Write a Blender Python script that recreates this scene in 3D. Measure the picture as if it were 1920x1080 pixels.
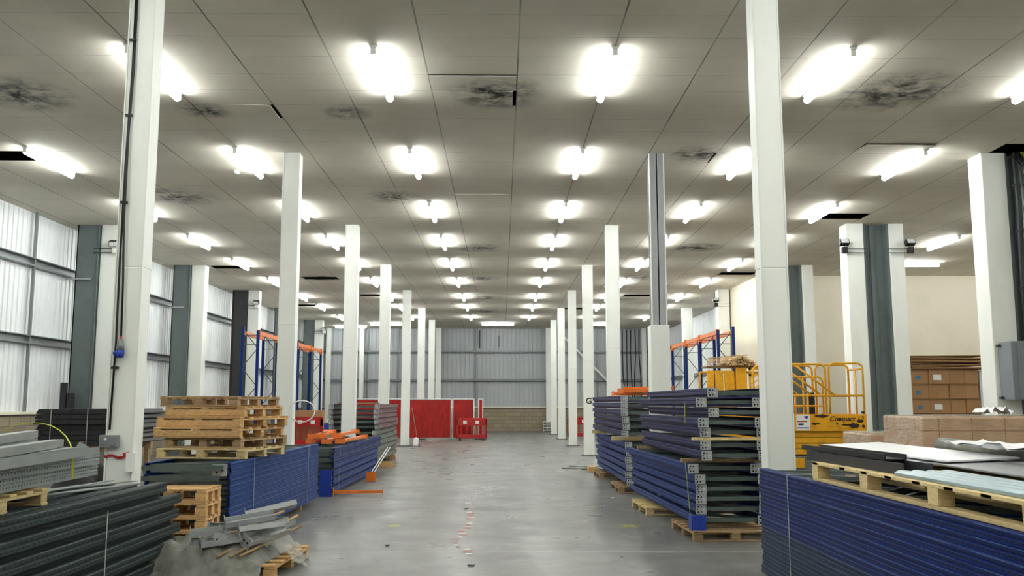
import bpy, math, random
from mathutils import Vector, Matrix
R = math.radians
random.seed(11)
for o in list(bpy.data.objects): bpy.data.objects.remove(o)
S = bpy.context.scene
COL = S.collection

# ------------------------------------------------------------------ camera, world, exposure
cam_d = bpy.data.cameras.new('camera'); cam = bpy.data.objects.new('camera', cam_d); COL.objects.link(cam)
cam_d.sensor_width = 36; cam_d.lens = 36*1700/1920; cam_d.clip_end = 200; cam_d.clip_start = .05
cam.location = (0, 0, 1.6)
cam.rotation_euler = (R(90+7.2743), 0, R(-.6352))
S.camera = cam
w = bpy.data.worlds.new('world'); S.world = w; w.use_nodes = True
w.node_tree.nodes['Background'].inputs[0].default_value = (.6, .65, .7, 1)
w.node_tree.nodes['Background'].inputs[1].default_value = .05
S.view_settings.view_transform = 'Standard'; S.view_settings.look = 'None'
S.view_settings.exposure = 1.4; S.view_settings.gamma = 1; S.view_settings.use_curve_mapping = False
TUBE = 21.0          # strength of the fluorescent tubes
ZC = 6.0             # ceiling height
YB = 53.6            # back wall
YN = -8.0            # wall behind the camera

# ------------------------------------------------------------------ helpers
def lin(c): return tuple(((v/255)/12.92 if v/255 <= .04045 else ((v/255+.055)/1.055)**2.4) for v in c)
def tag(o, label=None, cat=None, group=None, kind=None):
    if label: o['label'] = label
    if cat: o['category'] = cat
    if group: o['group'] = group
    if kind: o['kind'] = kind
    return o
def thing(name, label, cat, loc=(0,0,0), rz=0, group=None):
    o = bpy.data.objects.new(name, None); o.empty_display_size = .1; COL.objects.link(o)
    o.location = loc; o.rotation_euler = (0, 0, rz)
    return tag(o, label, cat, group)
def copy_tree(o, parent=None):
    c = o.copy(); COL.objects.link(c)
    if parent: c.parent = parent
    for ch in list(o.children): copy_tree(ch, c)
    return c
def dup(o, loc, rz=0, label=None, group=None, rot=None):
    c = copy_tree(o); c.location = loc; c.rotation_euler = rot if rot else (0, 0, rz)
    if label: c['label'] = label
    if group: c['group'] = group
    return c
ORD = ['first','second','third','fourth','fifth','sixth','seventh','eighth','ninth','tenth','eleventh','twelfth','thirteenth','fourteenth','fifteenth','sixteenth']
class MB:
    def __init__(s): s.v = []; s.f = []; s.mi = []; s.sm = []
    def add(s, vs, fs, mi=0, M=None, sm=False):
        b = len(s.v)
        for p in vs:
            p = Vector(p)
            if M is not None: p = M @ p
            s.v.append(tuple(p))
        for q in fs: s.f.append(tuple(b+i for i in q)); s.mi.append(mi); s.sm.append(sm)
        return s
    def box(s, a, b, mi=0, M=None):
        x0, y0, z0 = a; x1, y1, z1 = b
        if x0 > x1: x0, x1 = x1, x0
        if y0 > y1: y0, y1 = y1, y0
        if z0 > z1: z0, z1 = z1, z0
        vs = [(x0,y0,z0),(x1,y0,z0),(x1,y1,z0),(x0,y1,z0),(x0,y0,z1),(x1,y0,z1),(x1,y1,z1),(x0,y1,z1)]
        return s.add(vs, [(0,3,2,1),(4,5,6,7),(0,1,5,4),(1,2,6,5),(2,3,7,6),(3,0,4,7)], mi, M)
    def bar(s, p, q, wd, ht, mi=0, up=(0,0,1)):
        p, q = Vector(p), Vector(q); d = (q-p); L = d.length; d.normalize(); u = Vector(up)
        x = d.cross(u)
        if x.length < 1e-4: x = d.cross(Vector((0,1,0)))
        x.normalize(); z = x.cross(d)
        M = Matrix(((x.x,d.x,z.x,p.x),(x.y,d.y,z.y,p.y),(x.z,d.z,z.z,p.z),(0,0,0,1)))
        return s.box((-wd/2,0,-ht/2),(wd/2,L,ht/2),mi,M)
    def prism(s, poly, y0, y1, mi=0, M=None):       # poly in xz, extruded along y
        n = len(poly); vs = [(x,y0,z) for x,z in poly]+[(x,y1,z) for x,z in poly]
        fs = [(i,(i+1)%n,n+(i+1)%n,n+i) for i in range(n)]+[tuple(range(n))[::-1], tuple(range(n,2*n))]
        return s.add(vs, fs, mi, M)
    def tube(s, pts, r, n=8, mi=0, caps=True):
        pts = [Vector(p) for p in pts]; vs = []; prev = None
        for i, p in enumerate(pts):
            d = (pts[min(i+1,len(pts)-1)]-pts[max(i-1,0)]).normalized()
            if prev is None:
                a = d.cross(Vector((0,0,1)))
                if a.length < .05: a = d.cross(Vector((0,1,0)))
                a.normalize()
            else:
                a = prev-d*prev.dot(d); a.normalize()
            prev = a; b = d.cross(a)
            rr = r[i] if isinstance(r,(list,tuple)) else r
            for k in range(n):
                t = 2*math.pi*k/n; vs.append(tuple(p+a*math.cos(t)*rr+b*math.sin(t)*rr))
        fs = []
        for i in range(len(pts)-1):
            for k in range(n): fs.append((i*n+k,i*n+(k+1)%n,(i+1)*n+(k+1)%n,(i+1)*n+k))
        s.add(vs, fs, mi, None, True)
        if caps:
            b = len(s.v)-len(vs)
            s.f.append(tuple(b+k for k in range(n))[::-1]); s.mi.append(mi); s.sm.append(False)
            s.f.append(tuple(b+(len(pts)-1)*n+k for k in range(n))); s.mi.append(mi); s.sm.append(False)
        return s
    def disc(s, c, nrm, r, mi=0, n=12, th=.002):
        c = Vector(c); d = Vector(nrm).normalized()
        return s.tube([c, c+d*th], r, n, mi)
    def build(s, name, mats, parent=None, bev=0, bseg=2):
        me = bpy.data.meshes.new(name); me.from_pydata(s.v, [], s.f); me.validate()
        if not isinstance(mats,(list,tuple)): mats = [mats]
        for m in mats: me.materials.append(m)
        for p, k, sm in zip(me.polygons, s.mi, s.sm): p.material_index = k; p.use_smooth = sm
        me.update()
        o = bpy.data.objects.new(name, me); COL.objects.link(o)
        if parent is not None: o.parent = parent
        if bev:
            b = o.modifiers.new('bevel','BEVEL'); b.width = bev; b.segments = bseg; b.limit_method = 'ANGLE'; b.angle_limit = R(40)
        return o
def RZ(a, loc=(0,0,0)): return Matrix.Translation(loc) @ Matrix.Rotation(a, 4, 'Z')
def one(name, label, cat, mb, m, group=None, bev=0, loc=(0,0,0), rot=(0,0,0)):
    o = mb.build(name, m, None, bev); o.location = loc; o.rotation_euler = rot
    return tag(o, label, cat, group)
def text(body, size, m, parent, M, name='lettering', bold=0.0, shear=0):
    c = bpy.data.curves.new(name,'FONT'); c.body = body; c.size = size; c.extrude = .001; c.offset = bold; c.shear = shear
    c.align_x = 'CENTER'; c.align_y = 'CENTER'
    t = bpy.data.objects.new('tmp', c); COL.objects.link(t)
    me = bpy.data.meshes.new_from_object(t); bpy.data.objects.remove(t)
    o = bpy.data.objects.new(name, me); me.materials.clear(); me.materials.append(m); COL.objects.link(o)
    o.parent = parent; o.matrix_local = M
    return o

# ------------------------------------------------------------------ materials
class NT:
    def __init__(s, name):
        s.m = bpy.data.materials.new(name); s.m.use_nodes = True; s.t = s.m.node_tree
        s.b = s.t.nodes['Principled BSDF']; s.tc = None
    def n(s, k, **kw):
        x = s.t.nodes.new(k)
        for a, v in kw.items(): setattr(x, a, v)
        return x
    def l(s, a, b): s.t.links.new(a, b)
    def val(s, sock, v):
        if isinstance(v,(int,float)): sock.default_value = v
        elif isinstance(v,(tuple,list)): sock.default_value = v
        else: s.l(v, sock)
    def co(s, kind='Object'):
        if not s.tc: s.tc = s.n('ShaderNodeTexCoord')
        return s.tc.outputs[kind]
    def pos(s): return s.n('ShaderNodeNewGeometry').outputs['Position']
    def mp(s, vec, scale): 
        x = s.n('ShaderNodeMapping'); s.l(vec, x.inputs[0]); x.inputs['Scale'].default_value = scale; return x.outputs[0]
    def sep(s, vec):
        x = s.n('ShaderNodeSeparateXYZ'); s.l(vec, x.inputs[0]); return x.outputs
    def math(s, op, a, b=0, c=0, clamp=False):
        x = s.n('ShaderNodeMath', operation=op, use_clamp=clamp); s.val(x.inputs[0],a); s.val(x.inputs[1],b); s.val(x.inputs[2],c); return x.outputs[0]
    def noise(s, vec, scale, det=4, rough=.55, dist=0):
        x = s.n('ShaderNodeTexNoise'); s.l(vec, x.inputs['Vector']); x.inputs['Scale'].default_value = scale
        x.inputs['Detail'].default_value = det; x.inputs['Roughness'].default_value = rough; x.inputs['Distortion'].default_value = dist
        return x.outputs['Fac']
    def ramp(s, f, lo, hi, a=0., b=1.):
        x = s.n('ShaderNodeMapRange'); x.clamp = True; s.l(f, x.inputs[0])
        for i, v in zip((1,2,3,4),(lo,hi,a,b)): x.inputs[i].default_value = v
        return x.outputs[0]
    def mix(s, f, a, b, blend='MIX'):
        x = s.n('ShaderNodeMix', data_type='RGBA', blend_type=blend)
        s.val(x.inputs[0], f)
        for i, v in ((6,a),(7,b)):
            if isinstance(v, tuple): x.inputs[i].default_value = (*v[:3],1)
            else: s.l(v, x.inputs[i])
        return x.outputs[2]
    def col(s, c):
        if isinstance(c, tuple): s.b.inputs['Base Color'].default_value = (*c[:3],1)
        else: s.l(c, s.b.inputs['Base Color'])
    def set(s, rough=None, metal=None, spec=None):
        if rough is not None: s.val(s.b.inputs['Roughness'], rough)
        if metal is not None: s.b.inputs['Metallic'].default_value = metal
        if spec is not None: s.b.inputs['Specular IOR Level'].default_value = spec
    def bump(s, h, strength=.3, dist=.01):
        x = s.n('ShaderNodeBump'); s.l(h, x.inputs['Height']); x.inputs['Strength'].default_value = strength; x.inputs['Distance'].default_value = dist
        s.l(x.outputs[0], s.b.inputs['Normal'])
def simple(name, rgb, rough=.6, metal=0., var=.12, scale=6., dirt=None, dirtamt=.0, dscale=3., rnd=0., stretch=(1,1,1), bump=0.):
    k = NT(name); c = lin(rgb); v = k.mp(k.co(), stretch)
    if not any(q in name for q in ('white','plaster')): c = tuple(.8*x for x in c)
    f = k.noise(v, scale, 5)
    out = k.mix(k.ramp(f,.3,.7), tuple(x*(1-var) for x in c), tuple(min(1,x*(1+var)) for x in c))
    if dirt:
        out = k.mix(k.math('MULTIPLY', k.ramp(k.noise(v, dscale, 6, .65),.5,.7), dirtamt), out, lin(dirt))
    if rnd:
        oi = k.n('ShaderNodeObjectInfo').outputs['Random']; h = k.n('ShaderNodeHueSaturation')
        k.l(out, h.inputs['Color']); k.l(k.math('MULTIPLY_ADD', oi, rnd, 1-rnd/2), h.inputs['Value']); out = h.outputs[0]
    k.col(out); k.set(rough, metal)
    if bump: k.bump(f, bump, .004)
    return k.m
def perf(name, rgb, zs, pitch=.05, hz=.005, hy=.2, rough=.45, metal=.0, var=.12, scratch=None, samt=.3, edge=None, eamt=.5, ecol=(112,138,172)):
    """painted perforated steel: dark slots in rows at heights zs above the bottom of the piece"""
    k = NT(name); c = lin(rgb); X, Y, Z = k.sep(k.co())
    f = k.noise(k.mp(k.co(),(1,.25,1)), 9, 5)
    out = k.mix(k.ramp(f,.3,.7), tuple(x*(1-var) for x in c), tuple(x*(1+var) for x in c))
    if scratch: out = k.mix(k.math('MULTIPLY', k.ramp(k.noise(k.mp(k.co(),(1,.3,1)), 30, 6, .7),.58,.66), samt), out, lin(scratch))
    m = None
    for i, z0 in enumerate(zs):
        fy = k.math('ABSOLUTE', k.math('SUBTRACT', k.math('FRACT', k.math('MULTIPLY_ADD', Y, 1/pitch, .5*(i%2))), .5))
        a = k.math('LESS_THAN', fy, hy); b = k.math('LESS_THAN', k.math('ABSOLUTE', k.math('SUBTRACT', Z, z0)), hz)
        q = k.math('MULTIPLY', a, b); m = q if m is None else k.math('MAXIMUM', m, q)
    if edge:
        e = k.math('LESS_THAN', k.math('ABSOLUTE', k.math('SUBTRACT', Z, edge)), .0025)
        out = k.mix(k.math('MULTIPLY', k.math('MULTIPLY', e, k.ramp(k.noise(k.mp(k.co(),(1,.5,1)), 6, 4, .6),.35,.55)), eamt), out, lin(ecol))
    out = k.mix(m, out, (.006,.007,.008)); k.col(out); k.set(rough, metal, .14 if metal < .3 else .5)
    return k.m
def emit(name, rgb, strength):
    k = NT(name); e = k.n('ShaderNodeEmission'); e.inputs[0].default_value = (*rgb,1); e.inputs[1].default_value = strength
    k.l(e.outputs[0], k.t.nodes['Material Output'].inputs[0]); return k.m

M = {}
M['tube'] = emit('lit_fluorescent_tube', (.97,1.0,.99), TUBE)
M['white'] = simple('white_painted_casing', (238,241,234), .45, var=.02, scale=1.5, dirt=(205,202,188), dirtamt=.25, dscale=1.2, stretch=(1,1,.4))
M['plaster'] = simple('white_plaster', (232,225,206), .7, var=.02, scale=.6, dirt=(205,198,182), dirtamt=.3, dscale=.5)
M['cream'] = simple('cream_plaster', (232,226,205), .7, var=.02, scale=1)
M['clad'] = simple('white_wall_cladding', (238,241,242), .35, var=.03, scale=1.5, dirt=(200,203,203), dirtamt=.4, dscale=1.1, stretch=(1,1,.35))
M['clad_back'] = simple('grey_wall_cladding', (200,205,208), .45, var=.04, scale=1.2, dirt=(160,167,172), dirtamt=.4, dscale=.8, stretch=(1,1,.35))
M['steel_grey'] = simple('grey_painted_steel', (112,124,122), .5, var=.08, scale=2, dirt=(75,80,82), dirtamt=.4)
M['steel_dark'] = simple('dark_steel', (62,64,66), .5, var=.1, scale=2)
M['pale_steel'] = simple('pale_grey_painted_steel', (186,189,192), .45, var=.04, scale=2)
M['rail'] = simple('galvanised_rail', (150,155,155), .45, .4, var=.1, scale=5)
M['galv'] = simple('galvanised_steel', (172,180,178), .38, .55, var=.12, scale=8, dirt=(120,126,122), dirtamt=.5, dscale=4)
M['galvdull'] = simple('dull_zinc_plate', (186,190,190), .45, .1, var=.1, scale=12)
M['brace'] = simple('dark_zinc_brace', (118,130,126), .4, .4, var=.15, scale=8, rnd=.4)
M['brace_d'] = simple('dark_green_grey_brace', (98,112,108), .45, .3, var=.15, scale=8, rnd=.4)
M['black'] = simple('black_plastic', (22,22,23), .5, var=.1)
M['black_steel'] = simple('black_coated_steel', (42,42,46), .5, var=.15, scale=5)
M['hole'] = simple('dark_hole', (12,13,13), .9, var=.0)
M['wood'] = simple('pallet_timber', (226,182,122), .75, var=.16, scale=7, dirt=(120,84,50), dirtamt=.5, dscale=5, rnd=.3, stretch=(3,3,8), bump=.2)
M['wood_pale'] = simple('pale_pallet_timber', (230,206,150), .75, var=.12, scale=7, dirt=(140,112,70), dirtamt=.4, dscale=5, rnd=.25, stretch=(3,3,8), bump=.2)
M['wood_old'] = simple('weathered_pallet_timber', (182,152,112), .8, var=.18, scale=7, dirt=(92,74,54), dirtamt=.6, dscale=5, rnd=.35, stretch=(3,3,8), bump=.2)
M['plank'] = simple('fresh_sawn_timber', (214,182,134), .7, var=.12, scale=6, rnd=.7, stretch=(1,6,6))
M['orange'] = simple('orange_painted_steel', (255,134,48), .45, var=.08, scale=5, dirt=(150,70,30), dirtamt=.3)
M['yellow'] = simple('yellow_machine_paint', (252,184,22), .45, var=.08, scale=4, dirt=(150,96,16), dirtamt=.45, dscale=5)
M['rust'] = simple('brown_paint_loss', (58,42,34), .8)
M['card'] = simple('brown_cardboard', (186,142,98), .8, var=.07, scale=5, rnd=.15)
M['card_d'] = simple('shaded_kraft_cardboard', (160,120,80), .85, var=.1, scale=5)  # darker copy of the brown cardboard, shade put into its colour
M['paper'] = simple('white_paper', (235,235,235), .7, var=.02)
M['bluetag'] = simple('blue_sticker', (40,140,200), .6, var=.02)
M['red'] = simple('red_plastic', (196,34,30), .4, var=.08)
M['blueplastic'] = simple('blue_plastic', (28,62,170), .45, var=.05)
M['greyplastic'] = simple('grey_plastic_box', (140,143,140), .5, var=.05)
M['cabinet'] = simple('grey_steel_cabinet', (132,140,146), .5, var=.05)
M['strap_y'] = simple('yellow_plastic_strap', (205,214,50), .5, var=.05)
M['strap_w'] = simple('pale_plastic_strap', (190,200,190), .5, var=.05)
M['cable_yg'] = simple('yellow_green_cable', (175,185,60), .5, var=.1)
M['whiteboard'] = simple('white_laminate_sheet', (238,239,241), .35, var=.01)
M['greysheet'] = simple('grey_steel_sheet', (150,153,155), .4, .2, var=.05, scale=2)
M['bluish'] = simple('pale_blue_zinc_section', (176,200,208), .3, .4, var=.12, scale=5, stretch=(1,.2,1))
M['junk'] = simple('dusty_grey_sack', (140,142,132), .6, var=.22, scale=9, dirt=(72,72,62), dirtamt=.7, dscale=6, bump=.6)
M['lamp_lens'] = simple('floodlight_lens', (235,238,240), .15, var=.0)
M['paint_y'] = simple('yellow_floor_paint', (196,190,84), .6, var=.1)
M['tape_r'] = simple('red_tape', (190,110,100), .6, var=.1)
M['tape_w'] = simple('white_tape', (205,203,196), .6, var=.1)
M['bristle'] = simple('broom_bristle', (60,48,40), .9, var=.2)
M['upr_blue'] = perf('blue_perforated_steel', (8,46,112), (.034,.112), .05, .006, .2, scratch=(100,120,160), samt=.08, edge=.108, eamt=.6)
M['upr_blue_s'] = perf('blue_perforated_steel_slim', (2,32,98), (.022,.05), .05, .007, .24, scratch=(90,120,175), samt=.06, edge=.067, eamt=.55)
M['upr_slate_s'] = perf('slate_blue_perforated_steel', (30,50,76), (.022,.05), .05, .007, .24, scratch=(130,140,160), samt=.1, edge=.067)
M['upr_blue_l'] = perf('blue_slim_steel', (8,52,118), (.03,), .06, .003, .1, scratch=(120,145,200), samt=.08, edge=.052, eamt=.7)
M['upr_violet'] = perf('violet_blue_steel', (38,44,84), (.034,.112), .05, .006, .2, scratch=(130,130,160), samt=.08, edge=.108)
M['upr_green'] = perf('grey_green_perforated_steel', (50,60,60), (.078,.118), .07, .0075, .14, scratch=(150,160,155), samt=.06, edge=.139, eamt=.7, ecol=(130,142,140))
M['upr_pale'] = perf('grey_sage_steel', (118,122,112), (.034,.112), .05, .006, .2)
M['upr_mauve'] = perf('mauve_grey_steel', (122,98,102), (.034,.112), .05, .006, .2)
M['galv_perf'] = perf('galvanised_perforated_steel', (160,170,168), (.028,.054,.08), .045, .005, .16, rough=.38, metal=.5)
M['upr_navy'] = perf('navy_rack_steel', (22,46,104), (.03,), .075, .006, .2)

def screen_mat():
    k = NT('red_welding_curtain'); v = k.co(); X, Y, Z = k.sep(v)
    f = k.noise(k.mp(v,(3,1,.6)), 3, 4)
    out = k.mix(k.ramp(f,.35,.65), lin((150,22,22)), lin((196,34,30)))
    k.col(out); k.set(.22); k.b.inputs['Transmission Weight'].default_value = .12
    k.bump(f, .3, .02); return k.m
M['screen'] = screen_mat()
def wrap_mat():
    k = NT('stretch_wrapped_cardboard'); v = k.co(); X, Y, Z = k.sep(v)
    wv = k.noise(k.mp(v,(1,1,7)), 4, 6, .7, 1.5)
    seam = k.math('LESS_THAN', k.math('ABSOLUTE', k.math('SUBTRACT', k.math('FRACT', k.math('MULTIPLY', k.math('ADD', X, Y), 1/.42)), .5)), .012)
    zs = k.math('LESS_THAN', k.math('ABSOLUTE', k.math('SUBTRACT', k.math('FRACT', k.math('MULTIPLY', Z, 1/.36)), .5)), .014)
    base = k.mix(k.ramp(k.noise(v,2.5,4),.35,.65), lin((194,160,126)), lin((212,180,146)))
    base = k.mix(k.math('MAXIMUM', seam, zs), base, lin((150,116,86)))
    base = k.mix(k.math('MULTIPLY', k.ramp(wv,.55,.75), .45), base, lin((212,196,176)))
    k.col(base); k.set(k.ramp(wv,.4,.7,.35,.12)); k.b.inputs['Coat Weight'].default_value = .8; k.b.inputs['Coat Roughness'].default_value = .12
    k.bump(wv, .7, .02); return k.m
M['wrap'] = wrap_mat()
def film_mat():
    k = NT('clear_crumpled_film'); v = k.co()
    f = k.noise(v, 9, 5, .7, 1.)
    k.col(lin((205,205,190))); k.set(.25); k.b.inputs['Alpha'].default_value = .32; k.bump(f, .8, .03); return k.m
M['film'] = film_mat()
def block_mat():
    k = NT('blockwork'); p = k.pos(); X, Y, Z = k.sep(p)
    cb = k.n('ShaderNodeCombineXYZ'); k.l(k.math('ADD', X, Y), cb.inputs[0]); k.l(Z, cb.inputs[1])
    b = k.n('ShaderNodeTexBrick'); k.l(cb.outputs[0], b.inputs['Vector'])
    b.inputs['Scale'].default_value = 1; b.inputs['Brick Width'].default_value = .45; b.inputs['Row Height'].default_value = .22; b.inputs['Mortar Size'].default_value = .012
    b.inputs['Color1'].default_value = (*lin((150,138,116)),1); b.inputs['Color2'].default_value = (*lin((168,156,132)),1); b.inputs['Mortar'].default_value = (*lin((128,118,102)),1)
    k.col(k.mix(k.math('MULTIPLY',k.ramp(k.noise(p,20,5),.4,.7),.25), b.outputs['Color'], lin((110,100,84)))); k.set(.9); return k.m
M['block'] = block_mat()
def floor_mat():
    k = NT('worn_concrete_floor'); p = k.pos(); X, Y, Z = k.sep(p)
    big = k.noise(p, .35, 5, .6); fine = k.noise(p, 3.2, 7, .65); lane = k.noise(k.mp(p,(1.6,.12,1)), 1.0, 4, .6, .4)
    out = k.mix(k.ramp(big,.3,.7), lin((104,105,102)), lin((121,121,116)))
    out = k.mix(k.math('MULTIPLY', k.ramp(fine,.45,.75), .2), out, lin((110,110,106)))
    out = k.mix(k.math('MULTIPLY', k.ramp(lane,.5,.72), .4), out, lin((94,95,91)))
    # scuff arcs and small dark specks
    scuff = k.noise(k.mp(p,(2.2,.5,1)), 1.7, 3, .5, 2.2)
    out = k.mix(k.math('MULTIPLY', k.math('LESS_THAN', k.math('ABSOLUTE', k.math('SUBTRACT', scuff, .5)), .0015), .1), out, lin((86,86,82)))
    sp = k.noise(p, 14, 2, .5); out = k.mix(k.math('MULTIPLY', k.ramp(sp,.84,.88), .25), out, lin((70,68,64)))
    pl = k.noise(p, 1.8, 5, .6); out = k.mix(k.math('MULTIPLY', k.ramp(pl,.55,.8), .5), out, lin((160,160,154)))
    # slab joints every 6.5 m
    jy = k.math('ABSOLUTE', k.math('SUBTRACT', k.math('FRACT', k.math('MULTIPLY_ADD', Y, 1/6.5, .5-10.15/6.5)), .5))
    j = k.math('LESS_THAN', jy, .0018)
    out = k.mix(k.math('MULTIPLY', k.math('MULTIPLY', j, k.ramp(fine,.38,.5)), .7), out, lin((196,195,186)))
    k.col(out); k.set(k.ramp(k.noise(p, 1.1, 5, .6),.3,.7,.24,.44), spec=.32)
    k.bump(k.noise(p, 14, 4), .04, .004); return k.m
M['floor'] = floor_mat()
def ceil_mat():
    k = NT('stained_ceiling_panels'); p = k.pos(); X, Y, Z = k.sep(p)
    n1 = k.noise(p, 1.4, 5, .6)
    out = k.mix(k.ramp(n1,.3,.7), lin((206,200,185)), lin((217,211,196)))
    cx = k.math('FLOOR', k.math('MULTIPLY', k.math('SUBTRACT', X, .2), 1/1.2)); cy = k.math('FLOOR', k.math('MULTIPLY', k.math('SUBTRACT', Y, 9.86), 1/.635))
    cb = k.n('ShaderNodeCombineXYZ'); k.l(cx, cb.inputs[0]); k.l(cy, cb.inputs[1])
    wn = k.n('ShaderNodeTexWhiteNoise'); k.l(cb.outputs[0], wn.inputs['Vector'])
    out = k.mix(k.math('MULTIPLY', wn.outputs['Value'], .22), out, lin((192,185,169)))
    fx = k.math('ABSOLUTE', k.math('SUBTRACT', k.math('FRACT', k.math('MULTIPLY_ADD', X, 1/1.2, .5-.2/1.2)), .5))
    fy = k.math('ABSOLUTE', k.math('SUBTRACT', k.math('FRACT', k.math('MULTIPLY_ADD', Y, 1/.635, .5-9.86/.635)), .5))
    wob = k.noise(p, .55, 3, .6); wob2 = k.noise(p, 1.9, 2, .5)
    sx = k.math('MULTIPLY', k.math('LESS_THAN', fx, .0085), k.ramp(wob,.34,.6,.25,.85))
    sy = k.math('MULTIPLY', k.math('LESS_THAN', fy, .009), k.ramp(wob2,.4,.62,.12,.6))
    out = k.mix(k.math('MAXIMUM', sx, sy), out, lin((92,88,78)))
    # damp and soot stains round old leaks
    sm = None
    for (a, b, r) in [(-6.95,12.6,.9),(-.1,12.5,.8),(5.6,12.4,1.),(-6.9,19.1,.9),(-2.3,19.1,.7),(-.7,25.5,.8),(5.5,25.4,.9),(-6.4,31.8,.9),(-.7,31.8,.8),(4.7,31.7,.9),(-.6,37.8,.9),(5.,37.8,.9),(3.5,15.6,.6),(-4.5,13.3,.45),(-2.35,13.4,.4),(-.8,43.5,1.)]:
        d = k.math('SQRT', k.math('ADD', k.math('POWER', k.math('ABSOLUTE', k.math('SUBTRACT', X, a)), 2), k.math('POWER', k.math('ABSOLUTE', k.math('SUBTRACT', Y, b)), 2)))
        q = k.math('SUBTRACT', 1, k.math('MULTIPLY', d, 1/r), clamp=True); sm = q if sm is None else k.math('MAXIMUM', sm, q)
    st = k.math('MULTIPLY', k.math('MULTIPLY', sm, k.ramp(k.noise(p, 3.2, 6, .7, .6),.38,.62)), 1.5, clamp=True)
    out = k.mix(st, out, lin((48,45,40)))
    k.col(out); k.set(.85); k.bump(k.noise(p, 2.5, 3), .1, .02); return k.m
M['ceil'] = ceil_mat()

# ------------------------------------------------------------------ room shell
XL, XR = -10.9, 19.0
def struct(name, mb, m, parent=None, bev=0):
    o = mb.build(name, m, parent, bev)
    if parent is None: o['kind'] = 'structure'
    return o
struct('floor', MB().box((XL-.3,YN-.3,-.3),(XR+.3,YB+.3,0)), M['floor'])
# ceiling of 1.2 x 0.635 m panels, some missing, some slipped
def cell(x, y): return (math.floor((x-.2)/1.2), math.floor((y-9.86)/.635))
missing = {cell(*p) for p in [(-8.8,15.9),(-9.6,15.9),(8.,20.7),(-9.2,29.5),(-8.9,29.5),(-6.4,31.7),(-5.2,36.9),(8.,30.6),(9.0,15.35),(9.0,16.),(-8.6,40.6),(2.9,42.),(6.0,36.9)]}
slipped = {cell(*p) for p in [(-.6,12.7),(-.6,18.9),(3.5,15.7),(6.2,15.4),(.05,11.9),(-4.5,13.3)]}
mb = MB(); i0, j0 = cell(XL, YN); i1, j1 = cell(XR, YB)
for i in range(i0, i1+1):
    for j in range(j0, j1+1):
        if (i,j) in missing or (i,j) in slipped: continue
        x, y = .2+1.2*i, 9.86+.635*j
        mb.add([(x,y,ZC),(x+1.2,y,ZC),(x+1.2,y+.635,ZC),(x,y+.635,ZC)], [(0,3,2,1)])
struct('ceiling', mb, M['ceil'])
mb = MB()
for k_, (i,j) in enumerate(sorted(slipped)):
    x, y = .2+1.2*i, 9.86+.635*j; d = .03+.02*(k_%3)
    if k_ % 2: vs = [(x+.003,y+.003,ZC-d*.5),(x+1.197,y+.003,ZC-d*.5),(x+1.197,y+.632,ZC+.001),(x+.003,y+.632,ZC+.001)]
    else: vs = [(x+.003,y+.003,ZC+.001),(x+1.15,y+.003,ZC-d*.2),(x+1.15,y+.63,ZC-d*.5),(x+.003,y+.63,ZC-.005)]
    mb.add(vs+[(a,b,c+.015) for a,b,c in vs], [(0,3,2,1),(4,5,6,7),(0,1,5,4),(1,2,6,5),(2,3,7,6),(3,0,4,7)])
struct('ceiling', mb, M['ceil'])
struct('ceiling', MB().box((XL,YN,ZC+.55),(XR,YB,ZC+.6)), M['hole'])

def corrugated(length, z0, z1, pitch=.2, rib=.05, dep=.028, seam=1.0):
    """sheet along +x facing -y, ribs standing towards -y"""
    mb = MB(); prof = []; x = 0
    while x < length:
        for dx, dy in ((0,0),(pitch-rib,0),(pitch-rib+.012,-dep),(pitch-.012,-dep)):
            if x+dx <= length: prof.append((x+dx, dy))
        x += pitch
    prof.append((length,0))
    n = len(prof); vs = [(a,b,z0) for a,b in prof]+[(a,b,z1) for a,b in prof]
    mb.add(vs, [(i,i+1,n+i+1,n+i) for i in range(n-1)])
    return mb
def xf(mb, Mx):
    mb.v = [tuple(Mx @ Vector(p)) for p in mb.v]; return mb
# left wall (faces +x)
wl = struct('wall_left', xf(corrugated(YB-YN,1.4,ZC), Matrix.Translation((XL,YN,0)) @ Matrix.Rotation(R(90),4,'Z')), M['clad'])
MB().box((XL-.2,YN,0),(XL+.06,YB,1.36)).build('blockwork', M['block'], wl)
MB().box((XL-.05,YN,1.36),(XL+.16,YB,1.42)).build('ledge', M['cream'], wl)
MB().box((XL-.2,YN,1.36),(XL-.1,YB,ZC+.6)).build('outer_sheet', M['steel_dark'], wl)
zrail = lambda y0, y1, z, x: MB().prism([(x,z-.09),(x+.16,z-.09),(x+.16,z-.06),(x+.02,z-.06),(x+.02,z+.08),(x+.16,z+.08),(x+.16,z+.1),(x,z+.1)], y0, y1)
for z in (3.05, 4.82): zrail(YN,YB-.1,z,XL+.04).build('rail', M['rail'], wl)
for y in (14.2,20.75,25.6,27.,32.2,38.5,44.8,50.6):
    MB().box((XL+.1,y-.03,1.42),(XL+.16,y+.03,ZC)).build('sag_rod', M['rail'], wl)
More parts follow.
